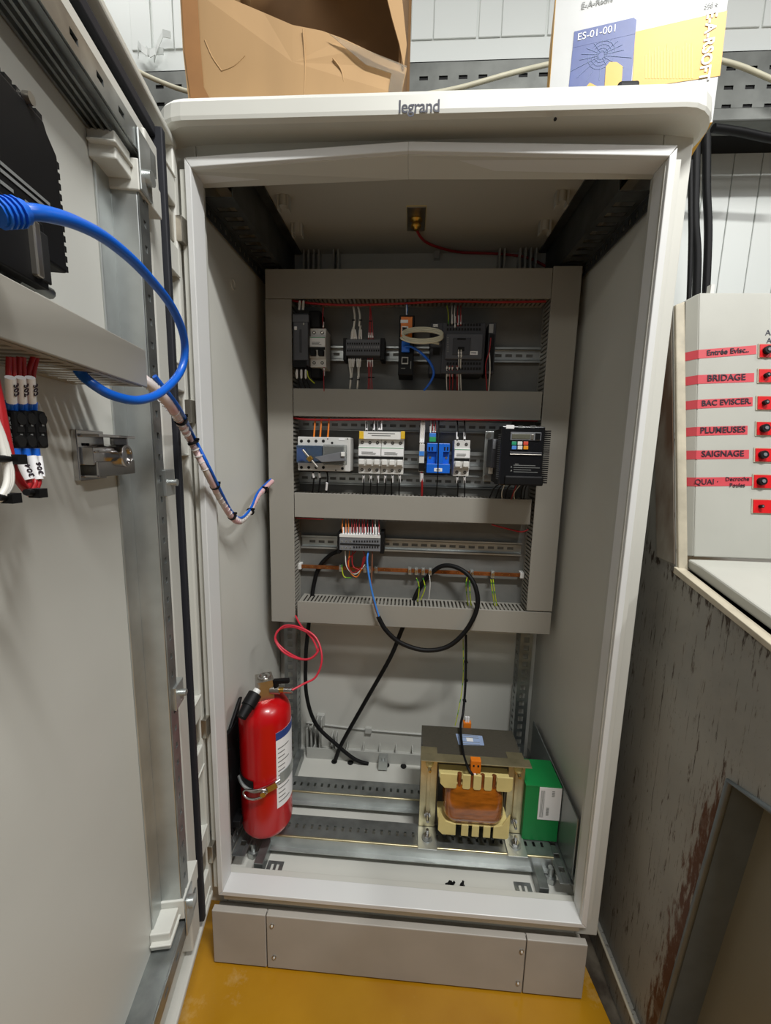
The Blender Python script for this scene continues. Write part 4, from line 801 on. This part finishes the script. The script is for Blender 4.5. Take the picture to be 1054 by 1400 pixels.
c = DP(37, 134, n1); MB('nickel', MD).cyl((c.x, n1-.001, c.z), (c.x, n1+.003, c.z), .0038, 12).build('screw', t)
m = MB('zinc', MD); c = DP(30, 380, .02); m.cyl((c.x-.012, .02, c.z), (c.x-.030, .02, c.z), .0045, 10).cyl((c.x+.01, .02, c.z), (c.x-.005, .02, c.z), .009, 14).box(c.x-.01, c.x+.03, .01, .016, c.z-.004, c.z+.02); m.build('mounting_clamp', t, bevel=.001)
# thick blue cable
D3 = lambda u, v, n: DP(u, v, n, raw=True)
m = MB('blue_cable'); m.tube([D3(30, 290, .083), D3(60, 292, .088), D3(105, 305, .090), D3(150, 330, .090), D3(195, 370, .088), D3(235, 420, .085), D3(252, 465, .080), D3(248, 505, .075), D3(222, 535, .068), D3(190, 547, .062), D3(155, 541, .055), D3(128, 526, .048), D3(110, 510, .040), D3(100, 492, .038)], .0042, 12); o = tag(m.build('network_cable'), 'thick blue network cable looping from the door computer down to the door duct', 'cable')
m = MB('blue_cable'); a, c = D3(-6, 291, .078), D3(32, 290, .083); m.cyl(a, c, .0062, 12).use('blue_device')
for k in range(4): m.cyl(a.lerp(c, .1+k*.2), a.lerp(c, .17+k*.2), .0075, 12)
m.build('plug_boot', o)
# sleeved bundle crossing from the door to the cabinet
bp_ = [D3(196, 518, .040), D3(212, 532, .048), D3(238, 562, .052), A(258, 597, y=-.055), A(280, 640, y=-.035), A(300, 680, y=.02), A(316, 706, y=.07), A(328, 713, y=.105), A(341, 700, y=.15), A(354, 676, y=.21), A(372, 658, y=.285)]
t = thing('wire_bundle', 'spiral-wrapped pale wire bundle sagging from the open door into the cabinet', 'cable', bp_[7])
m = MB('sleeve'); m.tube(bp_, .0058, 10, 6); m.build('wires', t)
# spiral wrap rings
Q = []
for i in range(len(bp_)-1):
    for k in range(5): Q.append(bp_[i].lerp(bp_[i+1], k/5))
m = MB('spiral')
for i in range(2, len(Q)-3, 1):
    d = (Q[i+1]-Q[i]).normalized(); m.cyl(Q[i]-d*.0008, Q[i]+d*.0008, .0066, 10)
m.build('spiral_wrap', t, stuff=True)
off = RT*.006+UP*.003
m = MB('blue_cable'); m.tube([D3(204, 518, .044)+off]+[p+off*1.05 for p in bp_[2:6]]+[p+off*.4+UP*.006 for p in bp_[6:9]]+[bp_[9]-off*.2+UP*.007, bp_[10]-off*.5+UP*.006], .0028, 8); tag(m.build('patch_cable'), 'thin blue cable strapped along the spiral-wrapped wire bundle', 'cable')
for i, k in enumerate((2.3, 3.2, 4.6, 6.0, 8.0, 9.3)):
    a = bp_[int(k)].lerp(bp_[int(k)+1], k-int(k)); d = (bp_[int(k)+1]-bp_[int(k)]).normalized()
    m = MB('black'); m.cyl(a-d*.0014+off*.3, a+d*.0014+off*.3, .0088, 14).obox(a+off*1.4+UP*.002, (.005, .004, .004)); tag(m.build('cable_tie'), 'black cable tie around the sagging wire bundle', 'cable tie', 'cable ties on the sagging bundle')
# relay contacts on the door with red wires
n0 = .036
t = thing('contact_block', 'black three-way contact block with printed side hanging below the door duct', 'contact block', MD @ Vector((.42, 0, 1.06)))
def dbox(m, u0_, v0_, u1_, v1_, nf, nb):
    a, c = DP(u0_, (v0_+v1_)/2, nf), DP(u1_, (v0_+v1_)/2, nf); zt1 = DP((u0_+u1_)/2, v0_, nf).z; zt0 = DP((u0_+u1_)/2, v1_, nf).z
    return m.box(min(a.x, c.x), max(a.x, c.x), nb, nf, zt0, zt1)
for i, (u0_, u1_) in enumerate(((22, 36), (36.5, 50), (50.5, 66))):
    dbox(MB('black', MD), u0_, 562, u1_, 613, n0, -.011).build('contact_module', t, bevel=.002)
    um = (u0_+u1_)/2
    for v in (573, 588, 603):
        m = MB('hole', MD); c = DP(um, v, n0); m.cyl((c.x, n0-.001, c.z), (c.x, n0+.0006, c.z), .0042 if v != 588 else .0035, 10) if v != 588 else dbox(m, um-4.5, v-4, um+4.5, v+3, n0+.0006, n0-.001); m.build('screw_recess', t)
    m = MB('print_grey', MD); c = DP(um, 580, n0); m.box(c.x-.001, c.x+.001, n0, n0+.0004, c.z-.0015, c.z+.0015); c = DP(um, 596, n0); m.box(c.x-.001, c.x+.001, n0, n0+.0004, c.z-.0015, c.z+.0015); m.build('marking', t)
dbox(MB('black', MD), 3, 558, 21.5, 614, n0-.004, -.011).build('side_module', t, bevel=.002)
c = DP(17, 590, n0-.003); text('203-302', .006, DO+et*c.x+nn*c.y+Z*c.z, (0, 0, -1), -et, 'print_grey', t, 'printed_code')
for i, (u, lab) in enumerate(((15, '303'), (29, '302'), (42, '303'))):
    for s_ in (-3.4, 3.4):
        wire('wire', [D3(u+s_*.8+(6 if i == 2 else 0), 488, .040), D3(u+s_, 512, .038), D3(u+s_*.7, 540, .034), D3(u+s_*.7, 556, .03)], .0016, 'red_wire', 'red wire coming down from the door duct into the contact block', 'wire', 'red wires between the door duct and the contact block')
        m = MB('blue_device'); m.cyl(D3(u+s_, 550, .033), D3(u+s_, 561, .030), .0026, 8); tag(m.build('ferrule'), 'blue ferrule on top of the black contact block', 'ferrule', 'blue ferrules above the contact block')
    c0, c1 = D3(u-1, 516, .042), D3(u+1, 550, .036); m = MB('label_white'); m.cyl(c0, c1, .0029, 10); o = tag(m.build('marker_sleeve'), 'white marker sleeve numbered '+lab+(' nearest the door duct end' if i == 2 else ' above the contact block' if i == 1 else ' leftmost above the contact block'), 'marker sleeve')
    d = (c1-c0).normalized(); rr = nn.cross(d); cm = c0.lerp(c1, .5)+nn*.0031; text(lab, .0062, cm, d, nn.cross(d), 'ink', o, 'number')
for i, (u, lab) in enumerate(((20, ''), (34, '304'), (47, '306'))):
    m = MB('blue_device'); m.cyl(D3(u, 613, .032), D3(u+1, 623, .032), .0032, 8); tag(m.build('ferrule'), 'blue ferrule below the black contact block', 'ferrule', 'blue ferrules below the contact block')
    if lab:
        c0, c1 = D3(u-6 if i == 1 else u-4, 624 if i == 2 else 630, .036), D3(u+5, 656, .040); m = MB('label_white'); m.cyl(c0, c1, .0032, 10); o = tag(m.build('marker_sleeve'), ('left' if i == 1 else 'right')+' hanging white marker sleeve, printed '+lab+', below the contact block', 'marker sleeve')
        d = (c0-c1).normalized(); text(lab, .0062, c0.lerp(c1, .5)+nn*.0034, d, nn.cross(d), 'ink', o, 'number')
m = MB('label_white'); m.cyl(D3(54, 624, .035), D3(58, 652, .038), .0018, 8); tag(m.build('marker_sleeve'), 'slim blank white marker sleeve at the right below the contact block', 'marker sleeve')
for i, (a, bb) in enumerate((((39, 656), (36, 668)), ((47, 655), (44, 670)), ((52, 653), (50, 668)))):
    wire('wire', [D3(*a, .039), D3(a[0]+1, a[1]+6, .040), D3(*bb, .041)], .0018, 'red_wire', 'short red wire between the hanging sleeves and their cable tie', 'wire', 'short red wires above the lower tie')
for k in range(4): wire('wire', [D3(-12, 480+k*4, .045), D3(-1+k*1.2, 560, .048), D3(8+k*1.4, 610, .05), D3(18+k, 645, .05), D3(36+k*2, 672+k, .045), D3(47+k, 676-k*2, .043)], .0021, 'red_wire', 'red wire sweeping past the left of the contact block', 'wire', 'red wires sweeping down the door')
for k in range(3): wire('wire', [D3(-14, 545+k*6, .048), D3(0+k*2, 600, .05), D3(9+k*2.4, 640, .052), D3(8+k*2.4, 665, .053), D3(-4+k, 684, .052)], .0020, 'white_wire', 'white wire bundled at the left edge below the contact block', 'wire', 'white wires at the left edge of the door')
for i, (u, v, w_) in enumerate(((12, 628, 18), (46, 674, 10), (8, 681, 12))):
    a, c = D3(u-w_, v-1, .054), D3(u+w_*.7, v, .050); m = MB('black'); m.cyl(a, c, .0022, 8).obox(D3(u+w_*.6, v, .054), (.008, .006, .006)); tag(m.build('cable_tie'), ('long black cable tie across the wires below the contact block', 'black cable tie gathering the red wires under the sleeves', 'black cable tie at the bottom of the white wires')[i], 'cable tie')
# door lock mechanism
t = thing('lock_mechanism', 'shiny chromed latch mechanism fixed to the middle of the open door', 'lock', MD @ Vector((.32, 0, 1.05)))
q0 = DP(113, 588, .0); q1 = DP(182, 660, .0); x0, x1 = q1.x+.018, q0.x; zt1, zt0 = DP(118, 590, .02).z, DP(118, 660, .02).z
m = MB('chrome', MD); m.box(x0+.028, x1, -.012, -.006, zt0-.002, zt1+.003); m.build('plate', t, bevel=.001)
m = MB('chrome', MD); m.box(x0-.004, x0+.034, .010, .0125, zt1-.004, zt1-.001).box(x0+.014, x1-.004, -.006, .0125, zt1-.004, zt1-.001).box(x0+.014, x0+.017, -.006, .0125, zt1-.022, zt1-.004).box(x0+.017, x1-.006, -.006, .010, zt1-.020, zt1-.018); m.build('upper_jaw', t, bevel=.0006)
m = MB('chrome', MD); m.box(x0-.006, x1-.004, -.006, .008, zt0+.002, zt0+.004).box(x0-.006, x1-.006, .006, .009, zt0+.002, zt0+.018).box(x0+.020, x1-.006, -.006, .008, zt0+.016, zt0+.018); m.build('lower_jaw', t, bevel=.0006)
cz = (zt0+zt1)/2; m = MB('chrome', MD); m.box(x0+.030, x1-.004, -.006, .006, cz-.009, cz+.009).cyl((x0+.024, -.006, cz), (x0+.024, .012, cz), .0125, 24).lathe([(.0125, 0), (.0125, .004), (.0095, .004), (.0095, .001)], (x0+.024, .012, cz), Y, 24); m.use('hole').cyl((x1-.010, -.0055, zt1-.012), (x1-.010, -.0045, zt1-.012), .0016, 8).cyl((x1-.016, -.0055, zt1-.012), (x1-.016, -.0045, zt1-.012), .0016, 8); m.build('cylinder', t, bevel=.0006)

# ------------------------------------------------------------------ boxes on the cabinet roof
zr = 1.6015
t = thing('cardboard_box', 'open brown cardboard box with crushed torn front lying on the left of the cabinet roof', 'box', (-.19, .12, zr))
bx = lambda u, v, y=.004: A(u, v, y=y)
TH = .004; yb2 = .28
BL, BR = A(258, 140, y=.0), A(548, 133, y=.0); BL.z = BR.z = zr
TLp, TRp = A(244, -30, y=.0), A(553, -30, y=.01)
fp = [BL, BR, bx(556, 92), bx(520, 78), bx(500, 68), bx(470, 52), bx(440, 42), bx(400, 35), bx(360, 16), bx(320, 0), bx(270, -25), TLp, A(250, 70, y=0)]
m = MB('cardboard'); n = len(fp); nz = [Vector((0, -.0012*math.sin(i*2.1), 0)) for i in range(n)]
cF = A(400, 85, y=0)
vs = [p+q for p, q in zip(fp, nz)]+[cF]+[p+q+Y*TH for p, q in zip(fp, nz)]+[cF+Y*TH]
fs = [(i, (i+1) % n, n) for i in range(n)]+[((i+1) % n+n+1, i+n+1, 2*n+1) for i in range(n)]+[(i, i+n+1, (i+1) % n+n+1, (i+1) % n) for i in range(n)]
m.add(vs, fs); fpn = m.build('front_panel', t)
m = MB('cardboard')
for cr in (((280, 55), (290, 78), (303, 97)), ((303, 97), (320, 90), (335, 76)), ((414, 40), (417, 85), (416, 132)), ((455, 80), (466, 95), (470, 112))):
    m.tube([A(u, v, y=.0002) for u, v in cr], .0011, 6, 4)
m.build('creases', t, stuff=True)
m = MB('card_brown'); a = [A(247, -28, y=-.0024), A(268, -28, y=-.0024), A(273, 60, y=-.0024), A(278, 118, y=-.0024), A(288, 137, y=-.0024), A(261, 138, y=-.0024), A(252, 70, y=-.0024)]
n = len(a); m.add(a+[p+Y*.001 for p in a], [tuple(range(n)), tuple(range(2*n-1, n-1, -1))]+[(i, i+n, (i+1) % n+n, (i+1) % n) for i in range(n)]); m.build('packing_tape', t)
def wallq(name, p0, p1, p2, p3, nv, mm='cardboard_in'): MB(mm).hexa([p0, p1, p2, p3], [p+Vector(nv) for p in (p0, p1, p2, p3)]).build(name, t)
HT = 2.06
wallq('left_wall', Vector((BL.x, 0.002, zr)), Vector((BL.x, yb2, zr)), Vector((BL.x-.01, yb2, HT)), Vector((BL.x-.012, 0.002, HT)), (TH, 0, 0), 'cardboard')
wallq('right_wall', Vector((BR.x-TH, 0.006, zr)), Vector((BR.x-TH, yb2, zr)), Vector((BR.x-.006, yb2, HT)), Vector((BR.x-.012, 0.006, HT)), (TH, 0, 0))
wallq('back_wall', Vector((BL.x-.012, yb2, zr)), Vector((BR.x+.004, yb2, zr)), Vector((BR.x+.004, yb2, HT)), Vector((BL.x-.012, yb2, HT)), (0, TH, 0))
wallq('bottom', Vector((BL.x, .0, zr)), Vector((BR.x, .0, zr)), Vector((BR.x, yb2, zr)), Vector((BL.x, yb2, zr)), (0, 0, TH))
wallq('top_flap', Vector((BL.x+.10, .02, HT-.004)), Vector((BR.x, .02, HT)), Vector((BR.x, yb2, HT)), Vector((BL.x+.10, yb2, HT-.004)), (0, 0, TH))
a = [A(525, -20, y=0), A(548, -20, y=0), A(556, 60, y=0), A(552, 92, y=0), A(546, 60, y=0), A(536, 25, y=0)]
m = MB('cardboard'); n = len(a); m.add(a+[p+Y*.004 for p in a], [tuple(range(n)), tuple(range(2*n-1, n-1, -1))]+[(i, i+n, (i+1) % n+n, (i+1) % n) for i in range(n)]); m.build('torn_edge', t)
a = [A(450, 46, y=-.0022), A(520, 76, y=-.0022), A(556, 90, y=-.0022), A(548, 131, y=-.0022), A(530, 131, y=-.0022), A(535, 100, y=-.0022), A(500, 88, y=-.0022)]
m = MB('tape_clear'); n = len(a); m.add(a+[p+Y*.0006 for p in a], [tuple(range(n)), tuple(range(2*n-1, n-1, -1))]+[(i, i+n, (i+1) % n+n, (i+1) % n) for i in range(n)]); m.build('clear_tape', t)
# white, yellow and blue carton, turned so that its right end comes forward
ya = math.radians(-13); cr_ = A(974, 167, z=zr+.001); ex = Vector((math.cos(ya), math.sin(ya), 0)); eyv = Vector((-math.sin(ya), math.cos(ya), 0))
# place front-right-bottom corner
t = thing('glove_carton', 'white and yellow product carton with blue picture panel, standing on the cabinet roof', 'box', cr_)
WB, HB, DB = .247, .262, .125
Oc = cr_-ex*WB
MC = Matrix(((ex.x, eyv.x, .0, Oc.x), (ex.y, eyv.y, .0, Oc.y), (0, 0, 1, Oc.z), (0, 0, 0, 1)))
m = MB('box_white', MC); m.box(0, WB, 0, DB, 0.0, HB); m.use('box_yellow').box(-.0006, .0, .0, DB, 0, HB).box(0, WB, 0, DB, -.0006, 0.0); m.build('carton', t, bevel=.001)
NC = ex.cross(Vector((0, 0, 1)))
def CP(u, v):     # picture point -> (a, h) on the carton front
    nrm = ex.cross(Vector((0, 0, 1))); p = AP(u, v, Oc, nrm)-Oc
    h = p.z; return (p-Vector((0, 0, 1))*h).dot(ex), h
def cpoly(name, px, mm, n_=.0006, parent=None):
    pp = [CP(*q) for q in px]; k = len(pp)
    mb = MB(mm, MC); mb.add([(a, -n_, h) for a, h in pp]+[(a, 0, h) for a, h in pp], [tuple(range(k)), tuple(range(2*k-1, k-1, -1))]+[(i, i+k, (i+1) % k+k, (i+1) % k) for i in range(k)]); return mb.build(name, parent or t)
def clip(px): return px
cpoly('yellow_panel', [(868, 44), (994, 15), (984, 104), (864, 122)], 'box_yellow')
cpoly('blue_panel', [(785, 44), (866, 25), (870, 28), (862, 122), (777, 124)], 'box_blue', .0008)
cpoly('title_band', [(785, 44), (866, 25), (870, 28), (868, 47), (783, 66)], 'box_blue', .0010)
nd = -NC.normalized()
def ctext(s, size, u, v, mm, name, rot=0, **k):
    a, h = CP(u, v); o_ = MC @ Vector((a, -.0014, h)); upv = Vector((0, 0, 1)).normalized(); R2 = Matrix.Rotation(math.radians(rot), 3, ex.cross(upv)); text(s, size, o_, R2 @ ex, R2 @ upv, mm, t, name, ext=.0002, **k)
ctext('ES-01-001', .0145, 816, 46, 'label_white', 'lettering'); ctext('E-A-Rsoft', .012, 816, 4, 'print_grey', 'lettering')
ctext('250 x', .008, 972, 8, 'print_grey', 'lettering')
ctext('E-A-RSOFT', .020, 967, 64, 'label_white', 'lettering', rot=-90, bold=.0005, sx=.98)
mw = MB('print_light', MC)                              # web-like net drawing on the blue panel
ca_, ch_ = CP(822, 76)
for k in range(16):
    a = k*math.pi/8; L_ = .030 if math.sin(a) > -.3 else .045; e = (ca_+L_*1.1*math.cos(a), ch_+.021*math.sin(a) if math.sin(a) > 0 else ch_+.036*math.sin(a))
    mw.tube([(ca_+.004*math.cos(a), -.0012, ch_+.004*math.sin(a)), (e[0], -.0012, e[1])], .00022, 4, 1)
for r in (.006, .010, .015, .020): mw.tube([(ca_+r*math.cos(a*math.pi/8), -.0012, ch_+r*math.sin(a*math.pi/8)) for a in range(16)], .00022, 4, 1, closed=True)
mw.build('net_drawing', t)
cpoly('yellow_plug_print', [(826, 122), (828, 92), (833, 86), (843, 86), (851, 92), (849, 122)], 'box_yellow', .0016)
cpoly('yellow_plug_print', [(798, 123), (806, 114), (822, 122)], 'box_yellow', .0016)
for k in range(16):
    u = 882+k*4.2; v = 82-k*.6; cpoly('skyline_print', [(u, v-4-random.random()*14), (u+2, v-4-random.random()*14), (u+2, 108), (u, 108)], 'print_pale', .0009)
o = MB('black'); a = A(866, 121, y=-.02); o.box(a.x-.012, a.x+.018, .0, .03, zr, zr+.012); tag(o.build('dark_cap', bevel=.004), 'small dark object on the roof in front of the white and yellow carton', 'cap')

# ------------------------------------------------------------------ cables behind cabinet at right
for i, (pts, r) in enumerate((([(952, 180), (951, 230), (950, 300), (953, 360), (957, 410)], .009), ([(966, 185), (966, 215), (966, 260), (968, 330), (970, 410)], .0085), ([(944, 220), (944, 280), (944, 340), (947, 410)], .005))):
    wire('black_cable', [A(u, v, y=(.40, .42, .38)[i]) for u, v in pts[:-1]]+[Vector((A(*pts[-1], y=(.40, .42, .38)[i]).x, (.40, .42, .38)[i], 1.356))], r, 'black', ('thick black cable hanging down beside the cabinet, middle of the three', 'rightmost thick black cable hanging into the control desk', 'thin black cable hanging closest to the cabinet side')[i], n=12)

# ------------------------------------------------------------------ control desk at the right
XS = .450
t = thing('control_desk', 'worn grey steel control desk with scratched side panel standing right of the cabinet', 'desk', (.7, .1, 0))
prof = [(.45, 0), (.40, 1.352), (.099, 1.34), (.002, .894), (-.156, .859), (-.55, .772), (-.55, .745), (-.165, .641), (-.100, 0)]
m = MB('desk'); m.prism(prof, 'x', XS, XS+.003); m.build('side_panel', t)
m = MB('recess_strip'); m.tube([(XS-.001, -.101, 0), (XS-.001, -.163, .641), (XS-.001, -.24, .661), (XS-.001, -.55, .745)], .0045, 8, 1); m.build('edge_bead', t)
m = MB('recess_strip'); m.hexa([(XS+.003, -.102, 0), (XS+.003, -.165, .641), (XS+.055, -.165, .641), (XS+.055, -.102, 0)], [(XS+.003, -.096, 0), (XS+.003, -.159, .641), (XS+.055, -.159, .641), (XS+.055, -.096, 0)])
m.hexa([(XS+.003, -.165, .641), (XS+.003, -.55, .745), (XS+.055, -.55, .745), (XS+.055, -.165, .641)], [(XS+.003, -.165, .646), (XS+.003, -.55, .75), (XS+.055, -.55, .75), (XS+.055, -.165, .646)]); m.build('recess_edge', t)
m = MB('recess'); m.prism([(-.09, 0), (-.155, .65), (-.55, .755), (-.55, 0)], 'x', XS+.052, XS+.056); m.build('recess_panel', t)
# slanted upper box
def desk_pt(x, s, o=0):      # s 0..1 up the face, o outwards offset from the face
    yy = .006+.073*s; zz = .914+.442*s; nrm = Vector((0, -.442, .073)).normalized(); return Vector((x, yy, zz))+nrm*o
fx = .467
m = MB('desk_box'); q0 = [desk_pt(fx+.012, 0), desk_pt(1.1, 0), desk_pt(1.1, 1), desk_pt(fx+.012, 1)]; q1 = [p+Vector((0, .37, 0)) for p in q0]; m.hexa(q0, q1)
q0 = [desk_pt(fx, -.002, -.016), desk_pt(fx+.012, 0), desk_pt(fx+.012, 1), desk_pt(fx, .99, -.016)]; m.hexa(q0, [p+Vector((0, .36, 0)) for p in q0]); ub = m.build('front_box', t, bevel=.002)
m = MB('rust_side'); m.hexa([(XS-.001, .006, .90), (XS-.001, .103, 1.338), (XS-.001, .16, 1.345), (XS-.001, .055, .90)], [(XS+.0035, .006, .90), (XS+.0035, .103, 1.338), (XS+.0035, .16, 1.345), (XS+.0035, .055, .90)]); m.build('rusty_edge', t)
m = MB('desk_flange'); q0 = [Vector((XS+.001, -.004, .892)), Vector((fx-.001, -.004, .892)), Vector((fx-.001, .094, 1.348)), Vector((XS+.001, .094, 1.342))]; m.hexa(q0, [p+Y*.25 for p in q0]); m.build('flange', t, bevel=.002)
m = MB('desk_flange'); m.prism([(.002, .897), (-.156, .862), (-.55, .775), (-.55, .767), (-.156, .853), (.002, .886)], 'x', XS-.004, XS+.012); m.build('gutter', t, bevel=.001)
m = MB('black'); m.prism([(.02, .888), (-.55, .772), (-.55, .76), (.02, .87)], 'x', XS+.012, 1.1); m.build('gap_shade', t)  # black strip stands for the shade in the gap under the lid
m = MB('desk_box'); m.prism([(.004, .911), (-.030, .907), (-.55, .798), (-.55, .782), (-.02, .890), (.004, .895)], 'x', XS+.018, 1.1); m.build('lid', t, bevel=.003)
MB('white').box(.500, .506, .085, .095, 1.35, 1.372).build('clip', t)
m = MB('desk'); m.prism([(.44, 0), (.44, .055), (-.095, .055), (-.10, 0)], 'x', XS-.012, XS); m.build('skirting', t, bevel=.002)
MB('desk_flange').tube([(XS-.012, .44, .056), (XS-.012, -.098, .056)], .003, 6, 1).build('skirting_highlight', t)  # pale line puts the highlight on the skirting edge into colour
nf = Vector((0, -.442, .073)).normalized(); uf = Vector((0, .073, .442)).normalized(); fo = desk_pt(fx, 0)
def FP(u, v, o=.0004): return AP(u, v, fo+nf*o, nf)
tapes = [('Entrée Evisc..', 946, 485, 1034, 478, 995, .0125), ('BRIDAGE', 948, 519, 1031, 516, 993, .0150), ('BAC EVISCER.', 947, 553, 1029, 549, 993, .0130), ('PLUMEUSES', 944, 590, 1022, 588, 988, .0140), ('SAIGNAGE', 948, 622, 1024, 621, 988, .0140), ('QUAI · Decroche Poules', 941, 659, 1029, 658, 990, .0095)]
names = ['written Entrée Evisc, topmost', 'written BRIDAGE, second from the top', 'written BAC EVISCER., third from the top', 'written PLUMEUSES, fourth from the top', 'written SAIGNAGE, fifth from the top', 'written QUAI, lowest of the six']
for (s, u0_, v0_, u1_, v1_, uc, sz), nm in zip(tapes, names):
    a, c = FP(u0_, v0_), FP(u1_, v1_)
    if a.x < fx+.012: a = a+(c-a)*((fx+.012-a.x)/(c.x-a.x))
    d = (c-a).normalized(); w_ = uf*.0075
    m = MB('red_tape'); m.hexa([a-w_, c-w_, c+w_, a+w_], [p-nf*.0004 for p in (a-w_, c-w_, c+w_, a+w_)])
    e = Vector((fx-.0006, a.y+.0165, a.z-.001)); 
    m.hexa([e-w_, a-w_, a+w_, e+w_], [p-nf*.0004 for p in (e-w_, a-w_, a+w_, e+w_)])
    o = tag(m.build('tape_label'), 'red tape strip '+nm+', on the grey control desk', 'label')
    if s.startswith('QUAI'):
        text('QUAI ·', .013, FP(966, 659, .001), d, uf, 'ink', o, 'handwriting'); text('Decroche', .0095, FP(1008, 655, .001), d, uf, 'ink', o, 'handwriting'); text('Poules', .0095, FP(1008, 663.5, .001), d, uf, 'ink', o, 'handwriting')
    else: text(s, sz, FP(uc, (v0_+v1_)/2-1, .001), d, uf, 'ink', o, 'handwriting', bold=.0002, sx=1.02)
text('A', .013, FP(1050, 455, .0004), X, uf, 'print_dark', ub, 'handwriting'); text('AI', .013, FP(1053, 466, .0004), X, uf, 'print_dark', ub, 'handwriting')
for i, (u, v) in enumerate(((1036, 480), (1035, 514), (1033, 551), (1032, 586), (1030, 622), (1028, 658), (1027, 692))):
    a = FP(u, v); t = thing('selector_switch', 'red plate with '+('black knob' if i < 6 else 'small screw')+' at the right picture edge, number '+str(i+1)+' from the top', 'switch', a)
    t['label'] = ['red switch plate level with the Entrée Evisc tape', 'red switch plate beside the BRIDAGE tape', 'red switch plate beside the BAC EVISCER. tape', 'red switch plate beside the PLUMEUSES tape', 'red switch plate beside the SAIGNAGE tape', 'red switch plate beside the QUAI tape', 'bare red plate below the others, without a tape beside it'][i]
    def pl_(mb, x0, x1, h, o0, o1): q = [a+X*x0-uf*h+nf*o0, a+X*x1-uf*h+nf*o0, a+X*x1+uf*h+nf*o0, a+X*x0+uf*h+nf*o0]; return mb.hexa(q, [p+nf*(o1-o0) for p in q])
    pl_(MB('desk_flange'), 0, .075, .0125, 0, .0008).build('backing', t); pl_(MB('red_plate'), .002, .073, .0108, .0008, .002).build('plate', t)
    kr = .0065 if i in (0, 3, 4, 5) else .004 if i < 6 else .0028
    MB('black').cyl(a+X*.012+nf*.002, a+X*.012+nf*.008, kr, 16).use('grey').cyl(a+X*.012+nf*.008, a+X*.012+nf*.009, kr*.45, 10).build('knob', t)
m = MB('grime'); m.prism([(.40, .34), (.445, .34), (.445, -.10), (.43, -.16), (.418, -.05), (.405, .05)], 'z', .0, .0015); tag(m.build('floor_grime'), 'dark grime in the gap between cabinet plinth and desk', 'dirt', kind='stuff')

# ------------------------------------------------------------------ labels of repeats: say which one, by its place in the row
ORD = ['first', 'second', 'third', 'fourth', 'fifth', 'sixth', 'seventh', 'eighth', 'ninth', 'tenth']
bpy.context.view_layer.update()
same = {}
for o in bpy.data.objects:
    if o.parent is None and o.get('category') and o.get('label'): same.setdefault(o['label'], []).append(o)
def px(o):
    c = o.location if o.type == 'EMPTY' else o.matrix_world @ (sum((Vector(b) for b in o.bound_box), Vector())/8)
    d = c-CAM; return d.dot(RT)/d.dot(FW)
for lab, os_ in same.items():
    if len(os_) > 1 and len(lab.split()) <= 13:
        for i, o in enumerate(sorted(os_, key=px)): o['label'] = lab+', '+ORD[i]+' from left'
